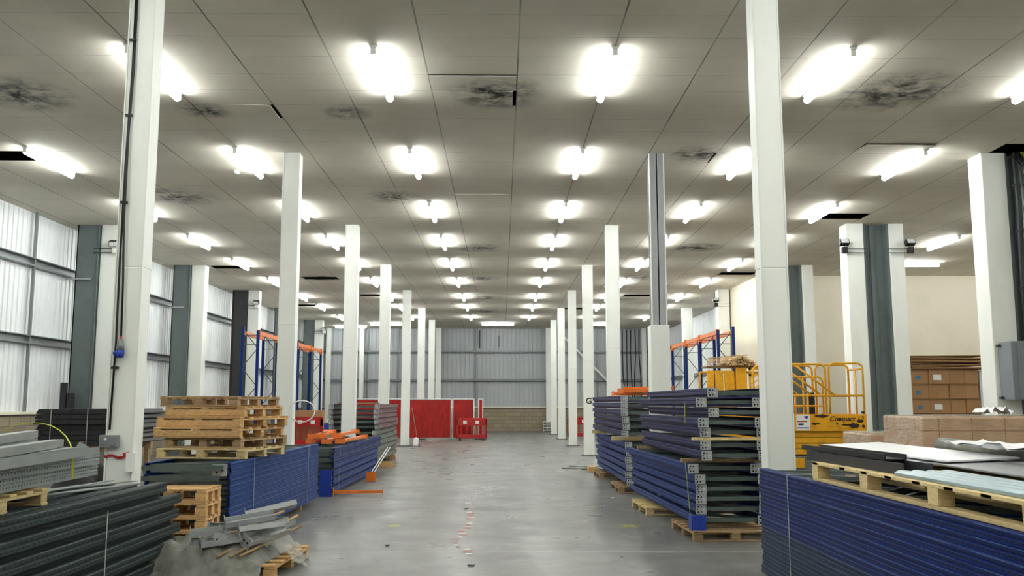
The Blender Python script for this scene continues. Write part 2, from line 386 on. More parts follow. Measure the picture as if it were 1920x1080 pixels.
# back wall (faces -y)
wb = struct('wall_back', xf(corrugated(9.6-XL,1.4,ZC,pitch=.25), Matrix.Translation((XL,YB,0))), M['clad_back'])
MB().box((XL-.2,YB-.04,0),(XR,YB+.2,1.36)).build('blockwork', M['block'], wb)
MB().box((XL,YB-.14,1.36),(9.9,YB+.05,1.43)).build('ledge', M['cream'], wb)
MB().box((XL-.2,YB+.05,1.36),(XR,YB+.15,ZC+.6)).build('outer_sheet', M['steel_dark'], wb)
for z in (2.97, 4.63): MB().box((XL,YB-.2,z-.06),(9.9,YB-.04,z-.035)).box((XL,YB-.2,z-.06),(9.9,YB-.18,z+.07)).build('rail', M['rail'], wb)
for x in (-9.35,-7.9,-6.1,-1.55,5.6): MB().box((x-.04,YB-.12,1.43),(x+.04,YB-.05,ZC)).build('sag_rod', M['rail'], wb)
MB().bar((3.6,YB-.3,5.55),(6.9,YB-.3,2.2),.1,.1).build('diagonal_brace', M['white'], wb)
mb = MB()
for x in (7.1,7.35,7.6,7.85,8.1):
    mb.tube([(x,YB-.25,5.95),(x+random.uniform(-.05,.05),YB-.25,4.6),(x+random.uniform(-.08,.08),YB-.25,3.2),(x+random.uniform(-.2,.2),YB-.25,1.9)], .03, 6)
mb.build('cable_run', M['black'], wb)
MB().box((-1.35,YB-.1,4.85),(-1.28,YB-.04,5.9)).box((-.2,YB-.1,4.9),(-.16,YB-.04,5.6)).build('conduit', M['steel_dark'], wb)
struct('wall_near', MB().box((XL-.3,YN-.3,0),(XR+.3,YN,ZC+.6)), M['plaster'])
# right side: open bay up to y 31, then the hall wall steps in
struct('wall_right', MB().box((XR,YN,0),(XR+.3,31.,ZC+.6)), M['plaster'])
wr = struct('wall_recess', MB().box((8.85,31.,0),(XR+.3,31.25,ZC)), M['plaster'])
struct('wall_right', MB().box((8.85,31.25,0),(9.1,33.,ZC)), M['plaster'])
struct('wall_right', MB().box((8.85,33.,0),(9.1,35.6,ZC)), M['cream'])
w2 = struct('wall_right', xf(corrugated(YB-35.6,1.4,ZC), Matrix.Translation((9.9,YB,0)) @ Matrix.Rotation(R(-90),4,'Z')), M['clad'])
MB().box((9.86,35.6,0),(10.1,YB,1.36)).build('blockwork', M['block'], w2)
MB().box((9.1,35.5,0),(9.95,35.6,ZC)).build('return_wall', M['cream'], w2)
for z in (3.05,4.82): MB().box((9.72,35.6,z-.08),(9.86,YB,z+.08)).build('rail', M['rail'], w2)
MB().box((10.0,35.6,0),(10.1,YB,ZC+.6)).build('outer_sheet', M['steel_dark'], w2)

# ------------------------------------------------------------------ columns
def casing(x0, x1, y0, y1, z0=0., z1=ZC, m='white', name='casing', parent=None, seam=None):
    mb = MB(); g = .012
    mb.box((x0,y0,z0),(x1,y1,z1))
    return mb.build(name, M[m], parent, .012, 1)
def hall_column(name, label, x, y, hw=.135, seamz=2.95, base=True, group=None):
    if y > 18: hw = .15
    if y < 12: hw = .125
    t = thing(name, label, 'column', (x,y,0), 0, group)
    mb = MB().box((-hw,-hw,0),(hw,hw,seamz-.004)).box((-hw,-hw,seamz+.004),(hw,hw,ZC)).box((-hw+.006,-hw+.006,seamz-.01),(hw-.006,hw-.006,seamz+.01))
    mb.build('casing', M['white'], t, .006, 1)
    # corner flange lips, standing slightly proud
    MB().box((hw-.002,-hw-.012,.0),(hw+.012,-hw+.03,ZC)).box((-hw-.012,-hw-.012,0),(-hw+.002,-hw+.03,ZC)).build('corner_trim', M['white'], t, .003, 1)
    if base: MB().box((-hw-.09,-hw-.09,0),(hw+.09,hw+.09,.02)).build('base_plate', M['steel_dark'], t)
    return t
YC = [9.09,15.75,22.28,28.78,35.3,41.85,48.05,53.2]
LX, RX = -3.71, 2.73
nm = ['nearest','second','third','fourth','fifth','sixth','seventh','eighth and farthest']
for i, y in enumerate(YC):
    lab = {0:'big white column at left with black cable and grey switch box',1:'white column just behind the pallet stack at left'}.get(i, 'white boxed column, %s from the camera in the row left of the aisle'%nm[i])
    c = hall_column('column', lab, LX, y, base=i>0)
    if i == 0:
        colL = c
        MB().box((.09,-.19,.95),(.185,-.137,1.13)).build('corner_bracket', M['white'], c, .004)
        mb = MB()
        for k_ in range(9):
            a = -.135+k_*.03; mb.box((a,-.139,1.08+.012*math.sin(k_*1.1)),(a+.03,-.1355,1.105+.012*math.sin(k_*1.1)+.02*(k_ in(6,7))))
        mb.build('red_paint_mark', M['red'], c)
    lab = {0:'big white column at right, standing behind the near blue stack',1:'column at right with grey steel top above wider white casing'}.get(i, 'white boxed column, %s from the camera in the row right of the aisle'%nm[i])
    if i == 1:
        t = thing('column', lab, 'column', (RX,y,0))
        MB().box((-.12,-.13,2.95),(.12,-.115,ZC)).box((-.12,.115,2.95),(.12,.13,ZC)).box((-.01,-.13,2.95),(.01,.13,ZC)).build('steel_post', M['pale_steel'], t)
        MB().box((-.135,-.14,2.95),(-.115,-.1,ZC)).box((.115,-.14,2.95),(.135,-.1,ZC)).build('corner_trim', M['white'], t)
        MB().box((-.165,-.165,0),(.165,.165,2.95)).build('casing', M['white'], t, .01, 1)
    else:
        t = hall_column('column', lab, RX, y, base=i>0)
        if i == 3:
            MB().box((-.12,-.146,1.56),(.12,-.136,1.8)).build('sign_plate', M['white'], t)
            text('G', .26, M['black'], t, Matrix.Translation((0,-.149,1.68)) @ Matrix.Rotation(R(90),4,'X'), 'lettering', .006)
# wall columns: grey H section against the wall and white casing
def portal_left(y, n, dark=False):
    t = thing('wall_column', 'grey steel column with white casing on left wall, %s'%n, 'column', (-10.2,y,0), 0)
    m = M['steel_dark'] if dark else M['steel_grey']
    MB().box((-.3,-.2,0),(.26,-.175,ZC)).box((-.3,.175,0),(.26,.2,ZC)).box((-.3,-.2,0),(-.27,.2,ZC)).box((.23,-.24,0),(.26,.24,ZC)).build('steel_column', m, t)
    MB().box((.27,-.16,0),(.7,.2,ZC)).build('casing', M['white'], t, .01, 1)
    if not dark: MB().box((-.5,-.27,4.62),(.1,-.22,4.66)).build('bracket', M['galvdull'], t)
    else: MB().box((-.32,-.215,0),(-.24,-.2,ZC)).build('edge_strip', M['rust'], t)
    return t
for y, n, d in ((15.9,'nearest, beyond the picture edge',0),(22.4,'first one in view, beside the dark strapped stack',0),(29.,'second in view, behind the near cable column',0),(35.5,'third in view, dark steel beside the orange topped racks',1),(42.,'fourth in view, hidden behind the second hall column',0),(48.2,'last one before the far wall',0)):
    portal_left(y, n, d)
def portal_right(x, y, n, full=True, first=False):
    t = thing('wall_column', 'white casings either side of grey steel column, %s'%n if full else 'white casing column on right wall, %s'%n, 'column', (x,y,0))
    MB().box((-.74,-.25,0),(-.31,.2,ZC)).build('casing', M['white'], t, .01, 1)
    if full:
        MB().box((-.31,-.2,0),(-.25,.2,ZC)).box((.27,-.2,0),(.33,.2,ZC)).box((-.25,-.02,0),(.27,.03,ZC)).box((-.08,-.05,0),(.02,-.02,ZC)).box((.08,-.03,0),(.1,-.02,ZC)).build('steel_column', M['steel_grey'], t)
        MB().box((.33,-.25,0),(.68,.2,ZC)).build('casing', M['white'], t, .01, 1)
    return t
PR = portal_right(9.19, 15.75, 'nearest, behind the grey electrical cabinet')
portal_right(9.19, 22.1, 'between the yellow lift and the cardboard boxes')
portal_right(9.25, 28.8, 'half hidden by the big near right column')
portal_right(9.1, 35.0, 'beside the orange beams of the right racks', False)
portal_right(9.1, 41.8, 'behind the orange beams of the right racks', False)
portal_right(9.1, 48.1, 'deepest in the hall', False)
for x, n in ((-10.15,'in the far left corner'),(-8.2,'against far wall, left of the dark stack'),(8.35,'against far wall, right of the cables')):
    one('wall_post', 'slim white post %s'%n, 'post', MB().box((-.13,-.13,0),(.13,.13,ZC)), M['white'], None, .01, (x,YB-.35,0))

# ------------------------------------------------------------------ fluorescent battens
def make_light():
    t = thing('fluorescent_light', 'lit fluorescent batten', 'ceiling light', (0,0,0), 0)
    MB().box((-.05,-.9,-.03),(.05,.9,-.001)).build('batten', M['white'], t, .006, 1)
    MB().tube([(0,-.87,-.084),(0,-.86,-.084),(0,.86,-.084),(0,.87,-.084)], [.034,.048,.048,.034], 12).build('tube', M['tube'], t)
    for s in (-1,1): MB().box((-.035,s*.875-.012,-.115),(.035,s*.875+.012,-.025)).build('lamp_holder', M['white'], t, .004, 1)
    return t
L0 = make_light(); used = [0]
def place_light(x, y, label, rz=0, group=None):
    if not used[0]:
        used[0] = 1; o = L0; o.location = (x,y,ZC); o.rotation_euler = (0,0,rz); o['label'] = label
    else: o = dup(L0, (x,y,ZC), rz, label)
    if group: o['group'] = group
ys = [-2.2,2.1,6.6,11.65,16.15,20.35,24.3,28.25,32.45,37.1,41.,46.]
cols = [(-8.22,'outer left'),(-4.62,'inner left'),(-1.6,'centre left'),(1.4,'centre right'),(4.37,'inner right'),(7.37,'outer right')]
for j, y in enumerate(ys):
    for x, n in cols:
        if j < 3: lab, g = 'lit fluorescent batten overhead, nearer than the picture reaches', 'fluorescent battens over and behind the viewpoint'
        else: lab, g = 'lit fluorescent batten, %s from the front in the %s row'%(ORD[j-3], n), 'fluorescent battens on the ceiling'
        place_light(x, y, lab, 0, g)
for x, y in ((12.,6.6),(12.,11.6),(12.,16.1),(12.,20.3),(16.,11.6),(16.,20.3)): place_light(x, y, 'unseen fluorescent batten added to light the right bay beyond the picture edge', 0, 'fluorescent battens over and behind the viewpoint')  # unseen battens, added for the light they give the right bay
place_light(12.03,24.25,'lit fluorescent batten right of the wide grey and white column')
place_light(12.85,28.,'lit fluorescent batten set crosswise near the recessed white wall', R(90))
place_light(16.4,28.,'lit fluorescent batten set crosswise behind the right edge column', R(90))
for x, y, n in ((-.23,49.6,'in the middle of the hall end'),(-6.35,49.6,'left of centre at the hall end'),(5.5,49.6,'right of centre at the hall end'),(-8.6,51.6,'at the far left corner')):
    place_light(x, y, 'lit fluorescent batten set crosswise %s'%n, R(90))
one('smoke_detector', 'small white smoke detector on the ceiling at left', 'smoke detector', MB().tube([(0,0,0),(0,0,-.03),(0,0,-.06)],[.06,.06,.03],14), M['white'], None, 0, (-5.05,16.9,ZC))
one('smoke_detector', 'small white smoke detector on the ceiling far down the hall', 'smoke detector', MB().tube([(0,0,0),(0,0,-.03),(0,0,-.06)],[.06,.06,.03],14), M['white'], None, 0, (3.9,33.9,ZC))

# ------------------------------------------------------------------ rack frames lying flat
def upright_poly(t, d, s, gz=0., x0=0.):
    w_ = .004; r = min(.075,gz*1.3)
    m1, m2 = gz+(t-gz)*.38, gz+(t-gz)*.62
    P = [(d,0),(r,0)]+([(r,gz),(0,gz+.003)] if gz>0 else [])+[(0,m1),(.007,m1+.005),(.007,m2-.005),(0,m2),(0,t-.004),(.004,t-.001),(d,t-.001),(d,t-.001-w_),(.012,t-.001-w_),(.012,max(gz,w_)+.004)]
    if gz>0: P += [(r+w_,gz),(r+w_,w_)]
    else: P += [(.012,w_)]
    P += [(d,w_)]
    return [(x0+s*x, z) for x, z in P]
def frame_proto(L, W, t, s, mu, mb_, plates=True, d=.075, n=5, gz=0., inner_t=None, plate_m='galvdull', pw=.125):
    """origin: near outer bottom corner; the frame lies along +y and reaches s*W inwards"""
    root = thing('rack_ladder', 'rack frame', 'rack frame')
    MB().prism(upright_poly(t,d,s,gz), 0, L).build('upright', M[mu], root)
    MB().prism(upright_poly(t,d,-s,gz,s*W), 0, L).build('upright', M[mu], root)
    zz = t*.5; xi, xo = s*(d*.6), s*(W-d*.6); h = min(.045,t*.55)
    ys_ = [.06+ (L-.12)*k/n for k in range(n+1)]
    for k in range(n+1):
        MB().bar((xi,ys_[k],zz),(xo,ys_[k],zz),.035,h).build('brace', M[mb_], root)
        if k < n:
            a, b = (xi,xo) if k%2 else (xo,xi)
            MB().bar((a,ys_[k]+.05,zz),(b,ys_[k+1]-.05,zz),.03,h*.8).build('brace', M[mb_], root)
    if plates:
        for q in (0,1):
            cx = s*(pw*.5-.012) if q == 0 else s*(W-pw*.5+.012)
            z0 = max(.002,t*.5-.056); z1 = z0+.112
            m2 = MB().box((cx-pw/2,-.012,z0),(cx+pw/2,-.002,z1))
            for a, b, rr in ((-.035,.03,.011),(-.035,-.03,.011),(.0,.028,.009),(.0,-.028,.009),(-.045,0,.008)):
                m2.tube([(cx+s*a,-.0135,(z0+z1)/2+b),(cx+s*a,-.012,(z0+z1)/2+b)], rr, 8, 1)
            m2.tube([(cx+s*.03,-.015,(z0+z1)/2),(cx+s*.03,-.012,(z0+z1)/2)], .008, 8, 2)
            m2.build('foot_plate', [M[plate_m],M['hole'],M['paper']], root, 0)
    return root
def bearer(x0, x1, y, z0, z1, label, m='wood_old', wd=.09, group='timber bearers between the rack frames'):
    return one('timber_bearer', label, 'timber bearer', MB().box((x0,-wd/2,0),(x1,wd/2,z1-z0)), M[m], group, .004, (0,y,z0))
def band(xs, ys_, z0, z1, y, m, label, wd=.012, group=None):
    """strap loop round a stack seen as a rectangle in the xz plane"""
    x0, x1 = xs; e = .006; mb = MB()
    for a, b in (((x0-e,z0),(x0-e,z1+e)),((x0-e,z1+e),(x1+e,z1+e)),((x1+e,z1+e),(x1+e,z0))):
        mb.bar((a[0],y,a[1]),(b[0],y,b[1]),wd,.003,0,(0,1,0) if 0 else (1,0,0) if a[0]==b[0] else (0,0,1))
    return one('strap', label, 'strap', mb, M[m], group)
def stack(proto, items, lab, grp):
    """items: (x, y, z, rz); proto is used for the lowest"""
    n = len(items)
    for i, (x,y,z,rz) in enumerate(items):
        o = proto if i == 0 else copy_tree(proto)
        o.location = (x,y,z); o.rotation_euler = (0,0,rz)
        pos = 'lowest' if i == 0 else 'topmost' if i == n-1 else '%s from the bottom'%ORD[i]
        o['label'] = lab % pos; o['group'] = grp
jit = lambda a: random.uniform(-a,a)

# R1: near right stack, face x=2.47, y 2.6..8.85
X1 = 2.47
p = frame_proto(6.2, 1.0, .075, 1, 'upr_slate_s', 'brace', False)
stack(p, [(X1+jit(.004), 2.62+jit(.03), .02+.0745*i, 0) for i in range(6)], 'slate blue perforated rack frame, %s of lower half, nearest right stack', 'frames of the nearest right stack')
p = frame_proto(6.2, 1.0, .075, 1, 'upr_blue_s', 'brace', False)
stack(p, [(X1+jit(.004), 2.62+jit(.03), .02+.0745*(6+i), 0) for i in range(7)], 'blue perforated rack frame, %s of upper half, nearest right stack', 'frames of the nearest right stack')
TOP1 = .02+.0745*13
mbp = band((X1,X1+1.0),None,.02,TOP1,7.95,'strap_w','thin pale strap round the far end of nearest right stack')
# R2: tall front right stack
s2 = []
p = frame_proto(4.3, .86, .115, 1, 'upr_blue', 'brace_d', True, gz=.034)
zs = [.17,.30,.42,.53,.65,.77]
xs = [2.29,2.31,2.31,2.33,2.31,2.24]
stack(p, [(xs[i], 10.98+jit(.05), zs[i], R(2.2)) for i in range(6)], 'blue rack frame, %s of lower tier, tall right stack', 'frames of the lower tier in the tall right stack')
p = frame_proto(4.1, .78, .115, 1, 'upr_violet', 'brace_d', True, gz=.034)
zs = [.93,1.05,1.20,1.32,1.44,1.56,1.675]
xs = [2.40,2.40,2.40,2.36,2.49,2.36,2.49]
stack(p, [(xs[i]-.02, 10.9+jit(.05), zs[i], R(1.2)) for i in range(7)], 'grey violet rack frame, %s of upper tier, tall right stack', 'frames of the upper tier in the tall right stack')
bearer(2.2,3.2,11.3,.885,.93,'timber bearer between tiers at the near end of tall right stack')
bearer(2.15,3.2,14.6,.885,.93,'timber bearer between tiers at the far end of tall right stack')
bearer(2.28,3.3,10.98,1.165,1.2,'long tan timber lying below the upper foot plates of tall right stack','wood_pale')
one('end_cover', 'bright blue square end cover at the foot of tall right stack', 'cover', MB().box((0,0,0),(.165,.02,.17)).box((0,0,0),(.005,.2,.17)), M['blueplastic'], None, .004, (2.2,10.72,.145))
one('strap', 'yellow strap on the lower tier of tall right stack', 'strap', MB().bar((2.275,11.15,.2),(2.225,11.15,.9),.018,.004,0,(1,0,0)), M['strap_y'])
one('strap', 'yellow strap on the upper tier of tall right stack', 'strap', MB().bar((2.325,11.6,1.35),(2.325,11.6,1.62),.018,.004,0,(1,0,0)), M['strap_y'])
# R3: second right stack
p = frame_proto(5.2, .8, .115, 1, 'upr_blue', 'brace_d', True, gz=.034)
stack(p, [(2.2+jit(.015), 16.25+jit(.04), .17+.128*i, 0) for i in range(6)], 'blue rack frame, %s of lower tier, second right stack', 'frames of the second right stack')
p = frame_proto(5.2, .8, .115, 1, 'upr_violet', 'brace_d', True, gz=.034)
stack(p, [(2.15+jit(.02), 16.3+jit(.04), 1.01+.125*i, 0) for i in range(6)], 'violet blue rack frame, %s of upper tier, second right stack', 'frames of the second right stack')
bearer(2.0,2.95,16.7,.935,1.01,'timber bearer between tiers at the near end of second right stack','wood_pale')
bearer(2.05,2.95,20.8,.935,1.01,'timber bearer between tiers at the far end of second right stack','wood_pale')
# L1: grey-green posts at the bottom left, face x=-3.2
def post_proto(L, t, d, s, m, gz=.0, name='rack_post'):
    r = thing(name, '', 'rack post'); MB().prism(upright_poly(t,d,s,gz),0,L).build('channel', M[m], r)
    MB().box((s*.02,L-.004,gz+.01),(s*(d-.01),L,t-.01)).build('end_web', M['steel_dark'], r)
    return r
p = post_proto(7.6, .146, .1, -1, 'upr_green', .056)
stack(p, [(-3.2+jit(.01), (1.66 if i<5 else 1.25)+jit(.05), .0+.142*i, 0) for i in range(6)], 'grey green perforated post, %s of the outer pile at bottom left', 'posts of the nearest left pile')
k_ = 0
for r_ in range(3):
    for i in range(6):
        o = dup(p, (-3.38-.24*r_, 1.1+jit(.1), .142*i), 0, 'grey green perforated post lying inside the near left pile', 'inner posts of the nearest left pile')
TOPL = .142*5+.146
one('strap', 'thin pale strap down the face of near left pile', 'strap', MB().bar((-3.19,7.55,.02),(-3.19,7.55,TOPL-.12),.012,.004,0,(1,0,0)), M['strap_w'])
for k_, (a,b,c,d,wd) in enumerate(((-3.95,6.9,-3.4,8.7,.1),(-4.05,7.6,-3.5,8.85,.08),(-3.85,6.7,-3.7,8.8,.05))):
    one('metal_strip', 'pale flat metal strip lying on the near left pile, %s of three from the aisle'%('nearest','middle','farthest')[k_], 'metal strip', MB().bar((a,b,0),(c,d,0),wd,.008), M['galv'], None, 0, (0,0,TOPL+.004+.009*k_))
# L2: slim blue frames, face x=-3.0
p = frame_proto(4.85, .95, .06, -1, 'upr_blue_l', 'brace', True, d=.06, n=6, pw=.1)
for c_ in p.children:
    if c_.name.startswith('foot_plate'): bpy.data.objects.remove(c_)
stack(p, [(-3.0+jit(.006), 10.25+jit(.03), .09+.0615*i, R(0)) for i in range(14)], 'slim blue rack frame, %s in the pile under the pallets', 'slim blue frames under the pallets')
TOP2 = .09+.0615*14
one('strap', 'pale strap near the front of slim blue pile at left', 'strap', MB().bar((-2.992,11.2,.1),(-2.992,11.2,TOP2),.014,.003,0,(1,0,0)), M['strap_w'])
one('strap', 'pale strap near the back of slim blue pile at left', 'strap', MB().bar((-2.992,14.3,.1),(-2.992,14.3,TOP2),.014,.003,0,(1,0,0)), M['strap_w'])
one('foot_plate', 'loose zinc foot plate on the front corner of slim blue pile', 'plate', MB().box((0,0,0),(.16,.012,.13)).disc((.05,-.001,.04),(0,-1,0),.01,1).disc((.05,-.001,.09),(0,-1,0),.01,1).disc((.11,-.001,.065),(0,-1,0),.012,1), [M['galvdull'],M['hole']], None, 0, (-3.18,10.17,TOP2-.14))
for k_ in range(4):
    one('steel_angle', 'dark steel angle lying across the front of slim blue pile, %s from the top'%ORD[k_], 'steel angle', MB().prism([(0,0),(.05,0),(.05,.004),(.004,.004),(.004,.05),(0,.05)],-1.15,0), M['brace_d'], None, 0, (-3.05-.03*k_,10.14-.03*k_,TOP2-.07-.11*k_), (0,0,R(-88+2*k_)))
# L3
p = frame_proto(5.7, .8, .135, -1, 'upr_blue', 'brace_d', False, gz=.03)
stack(p, [(-2.94+jit(.008), 16.2, .03+.137*i, 0) for i in range(4)], 'blue rack frame, %s of lower tier, stack topped with orange beams', 'frames of the second left stack')
p = frame_proto(6.2, .8, .08, -1, 'upr_blue_s', 'brace_d', False)
p_items = [(-2.93+jit(.02), 16.1+.08*i, .585+.08*i, 0) for i in range(3)]
stack(p, p_items, 'lighter blue rack frame, %s of upper tier, stack topped with orange beams', 'frames of the second left stack')
TOP3 = .585+.24
one('end_cover', 'bright blue end cover at the near foot of second left stack', 'cover', MB().box((0,0,0),(.2,.02,.46)).box((.19,0,0),(.2,.08,.46)), M['blueplastic'], None, .004, (-3.16,16.05,.0))
one('strap', 'pale strap round the near end of second left stack', 'strap', MB().bar((-2.925,16.6,.05),(-2.905,16.6,TOP3),.012,.003,0,(1,0,0)), M['strap_w'])
# L4
p = frame_proto(4.3, 1.25, .13, -1, 'upr_pale', 'brace_d', True, gz=.03, n=11)
stack(p, [(-3.12+jit(.02), 23.1+jit(.06), .14+.133*i, 0) for i in range(6)], 'pale grey rack frame, %s of lower tier, tall dark left stack', 'frames of the tall dark left stack')
p = frame_proto(4.2, 1.25, .13, -1, 'upr_mauve', 'brace_d', True, n=11, gz=.034)
stack(p, [(-3.14+jit(.06), 23.1+jit(.1), .95+.128*i, 0) for i in range(5)], 'mauve grey rack frame, %s of upper tier, tall dark left stack', 'frames of the tall dark left stack')
bearer(-4.4,-2.75,23.5,.0,.14,'timber bearer under the near end of tall dark left stack','wood')
bearer(-4.4,-3.1,26.9,.0,.14,'timber bearer under the far end of tall dark left stack','wood')
bearer(-4.3,-3.2,24.,1.59,1.63,'timber bearer on top of tall dark left stack')

# ------------------------------------------------------------------ pallets
def pallet_proto(L, W, H, m, name='wooden_pallet', nt=6, nb=3, skew=0):
    """L along x, W along y; blocks 3x3"""
    r = thing(name, '', 'pallet'); mt = M[m]; bd = .02; bh = H-3*bd
    for j in range(3):
        y = -W/2+.05+j*(W-.1)/2
        MB().box((-L/2,y-.045,0),(L/2,y+.045,bd)).build('bottom_board', mt, r, .003, 1)
        for i in range(3):
            x = -L/2+.06+i*(L-.12)/2
            MB().box((x-.055,y-.045,bd),(x+.055,y+.045,bd+bh)).build('block', mt, r, .004, 1)
    for i in range(3):
        x = -L/2+.05+i*(L-.1)/2
        MB().box((x-.05,-W/2,bd+bh),(x+.05,W/2,2*bd+bh)).build('stringer_board', mt, r, .003, 1)
    for j in range(nt):
        y = -W/2+.045+j*(W-.09)/(nt-1)
        MB().box((-L/2,y-.045,2*bd+bh),(L/2,y+.045,3*bd+bh)).build('top_board', mt, r, .003, 1)
    return r
PW = pallet_proto(1.12,1.2,.122,'wood'); PP = pallet_proto(1.12,1.2,.122,'wood_pale'); PO = pallet_proto(1.0,1.2,.122,'wood_old')
PS = pallet_proto(1.12,1.2,.122,'wood'); MB().box((-.56,-.602,.018),(.56,-.585,.085)).build('side_board', M['wood'], PS, .003)
PT = pallet_proto(1.0,1.2,.122,'wood'); MB().box((-.5,-.602,.018),(.5,-.585,.085)).build('side_board', M['wood'], PT, .003)
seen = set()
def pal(proto, x, y, z, rz, label, group=None):
    if id(proto) not in seen: seen.add(id(proto)); o = proto
    else: o = copy_tree(proto)
    o.location = (x,y,z); o.rotation_euler = (0,0,rz); o['label'] = label
    if group: o['group'] = group
    elif 'group' in o: del o['group']
    return o
g = 'pallets stacked on the slim blue pile'
z0 = TOP2+.002
for i, (pr_, dx, dy, rz) in enumerate(((PP,0,.0,-9),(PO,.05,.03,-13),(PS,-.03,0,-12),(PS,.0,.02,-14),(PT,.0,.08,-8),(PO,-.06,.08,-10))):
    pal(pr_, -3.47+dx, 11.5+dy, z0+.123*i, R(rz), 'wooden pallet, %s in the pile on the slim blue frames'%('lowest' if i==0 else 'topmost' if i==5 else '%s from the bottom'%ORD[i]), g)
PH = pallet_proto(.78,.52,.144,'wood',nt=4)
for i in range(5):
    pal(PH, -3.46+jit(.02), 9.86+jit(.01), .145*i, R(jit(1.5)), 'orange brown half pallet, %s of the low pile before slim blue frames'%('lowest' if i==0 else 'topmost' if i==4 else '%s from the bottom'%ORD[i]), 'half pallets between near column and slim blue frames')
pal(PP, -3.92, 6.3, TOPL+.003, R(0), 'pale pallet under the strapped galvanised bundle')
pal(PO, 2.72, 11.45, 0, R(2), 'old pallet under the near end of tall right stack')
pal(PP, 2.62, 13.95, 0, R(2), 'pale pallet poking out under the far half of tall right stack')
pal(PO, 2.6, 17.2, 0, 0, 'old pallet under the near end of second right stack')
pal(PO, 2.6, 20.5, 0, 0, 'old pallet under the far end of second right stack')
for x, y, n in ((-3.5,10.98,'near end'),(-3.5,14.,'far end')): bearer(-3.95,-3.02,y,0,.088,'dark timber bearer under %s of slim blue pile'%n)
# long pallet on nearest right stack
t = thing('long_pallet', 'long tan timber pallet on top of nearest right blue stack', 'pallet', (2.5,4.3,TOP1+.002))
for x in (0,.45,.9):
    MB().box((x,0,0),(x+.1,3.1,.025)).build('bottom_board', M['wood_pale'], t, .003)
    for y in (0,.98,2.0,2.98): MB().box((x,y,.025),(x+.1,y+.13,.125)).build('block', M['wood_pale'], t, .004)
for y in (0,.4,.8,1.2,1.6,2.0,2.4,2.98): MB().box((0,y,.125),(1.,y+.11,.148)).build('top_board', M['wood_pale'], t, .003)
MB().box((0,0,.125),(.1,3.1,.147)).build('edge_board', M['wood_pale'], t, .003)
ZP = TOP1+.15

# ------------------------------------------------------------------ load on the nearest right stack
mb = MB().prism([(0,0),(.2,0),(.2,.075),(.19,.075),(.19,.01),(.01,.01),(.01,.075),(0,.075)],0,1.7)
one('steel_channel', 'black steel channel lying open side up on the long pallet', 'steel channel', mb, M['black_steel'], None, 0, (2.60,5.95,ZP), (0,0,R(2)))
mb = MB().prism([(0,0),(.16,0),(.16,.04),(.15,.04),(.15,.008),(.01,.008),(.01,.04),(0,.04)],0,1.5)
one('steel_channel', 'darker shallow channel on top of the open black channel', 'steel channel', mb, M['black'], None, 0, (2.63,6.3,ZP+.077), (0,0,R(3)))
for k_, (x,y,rz,n) in enumerate(((3.14,6.95,20,'lower'),(3.22,7.25,8,'upper'))):
    one('laminate_sheet', 'white laminate sheet on the long pallet, the %s of two'%n, 'sheet', MB().box((-.28,-.9,0),(.28,.9,.012)), M['whiteboard'], None, 0, (x,y,ZP+.05+.035*k_), (R(1),R(-2),R(rz)))
one('steel_sheet', 'grey steel sheet lying over the long pallet', 'sheet', MB().box((0,0,0),(.5,3.4,.01)), M['greysheet'], None, 0, (2.96,3.6,ZP+.04), (0,R(-1),R(-1)))
for k_ in range(4):
    one('galvanised_section', 'pale blue zinc section beside the grey sheet, %s from the aisle'%ORD[k_], 'steel section', MB().prism([(0,0),(.09,0),(.09,.02),(.06,.035),(.03,.035),(0,.02)],0,2.6), M['bluish'], None, .002, (2.56+.096*k_,3.35,ZP+.001), (0,0,R(.4)))
mb = MB(); mb.tube([(0,0,0),(0,1.2,.01),(0,2.6,0),(0,4.4,.02)], .07, 10)
one('fabric_roll', 'long grey roll on the right behind the grey sheet', 'roll', mb, M['junk'], None, 0, (3.62,3.6,1.22), (0,0,R(-3)))
mb = MB(); mb.tube([(0,0,0),(0,1.5,.01),(0,3.6,.0)], .05, 10)
one('white_tube', 'thin white tube lying beside the long grey roll', 'tube', mb, M['paper'], None, 0, (3.9,4.4,1.2), (0,0,R(-3)))
# low load behind nearest stack carrying the rolls
t = thing('crate', 'dark crate behind nearest right stack carrying long rolls', 'crate', (4.1,5.6,0))
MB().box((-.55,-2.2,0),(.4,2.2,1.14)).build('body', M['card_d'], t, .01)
mb = MB()
random.seed(4)
pts = []; n_ = 14
for i in range(n_+1):
    for j in range(5):
        pts.append((.07*j-.14+.02*math.sin(i*2.1), i*.11, .015*math.sin(i*1.9+j*1.3)+.012*math.sin(j*2.7+i)))
fs = [(i*5+j,i*5+j+1,(i+1)*5+j+1,(i+1)*5+j) for i in range(n_) for j in range(4)]
mb.add(pts+[(a,b,c-.012) for a,b,c in pts], fs+[tuple(len(pts)+q for q in f[::-1]) for f in fs], sm=True)
one('foam_sheet', 'crumpled white packing foam behind the laminate sheets', 'foam sheet', mb, M['paper'], None, 0, (3.62,5.6,1.31), (0,0,R(2)))

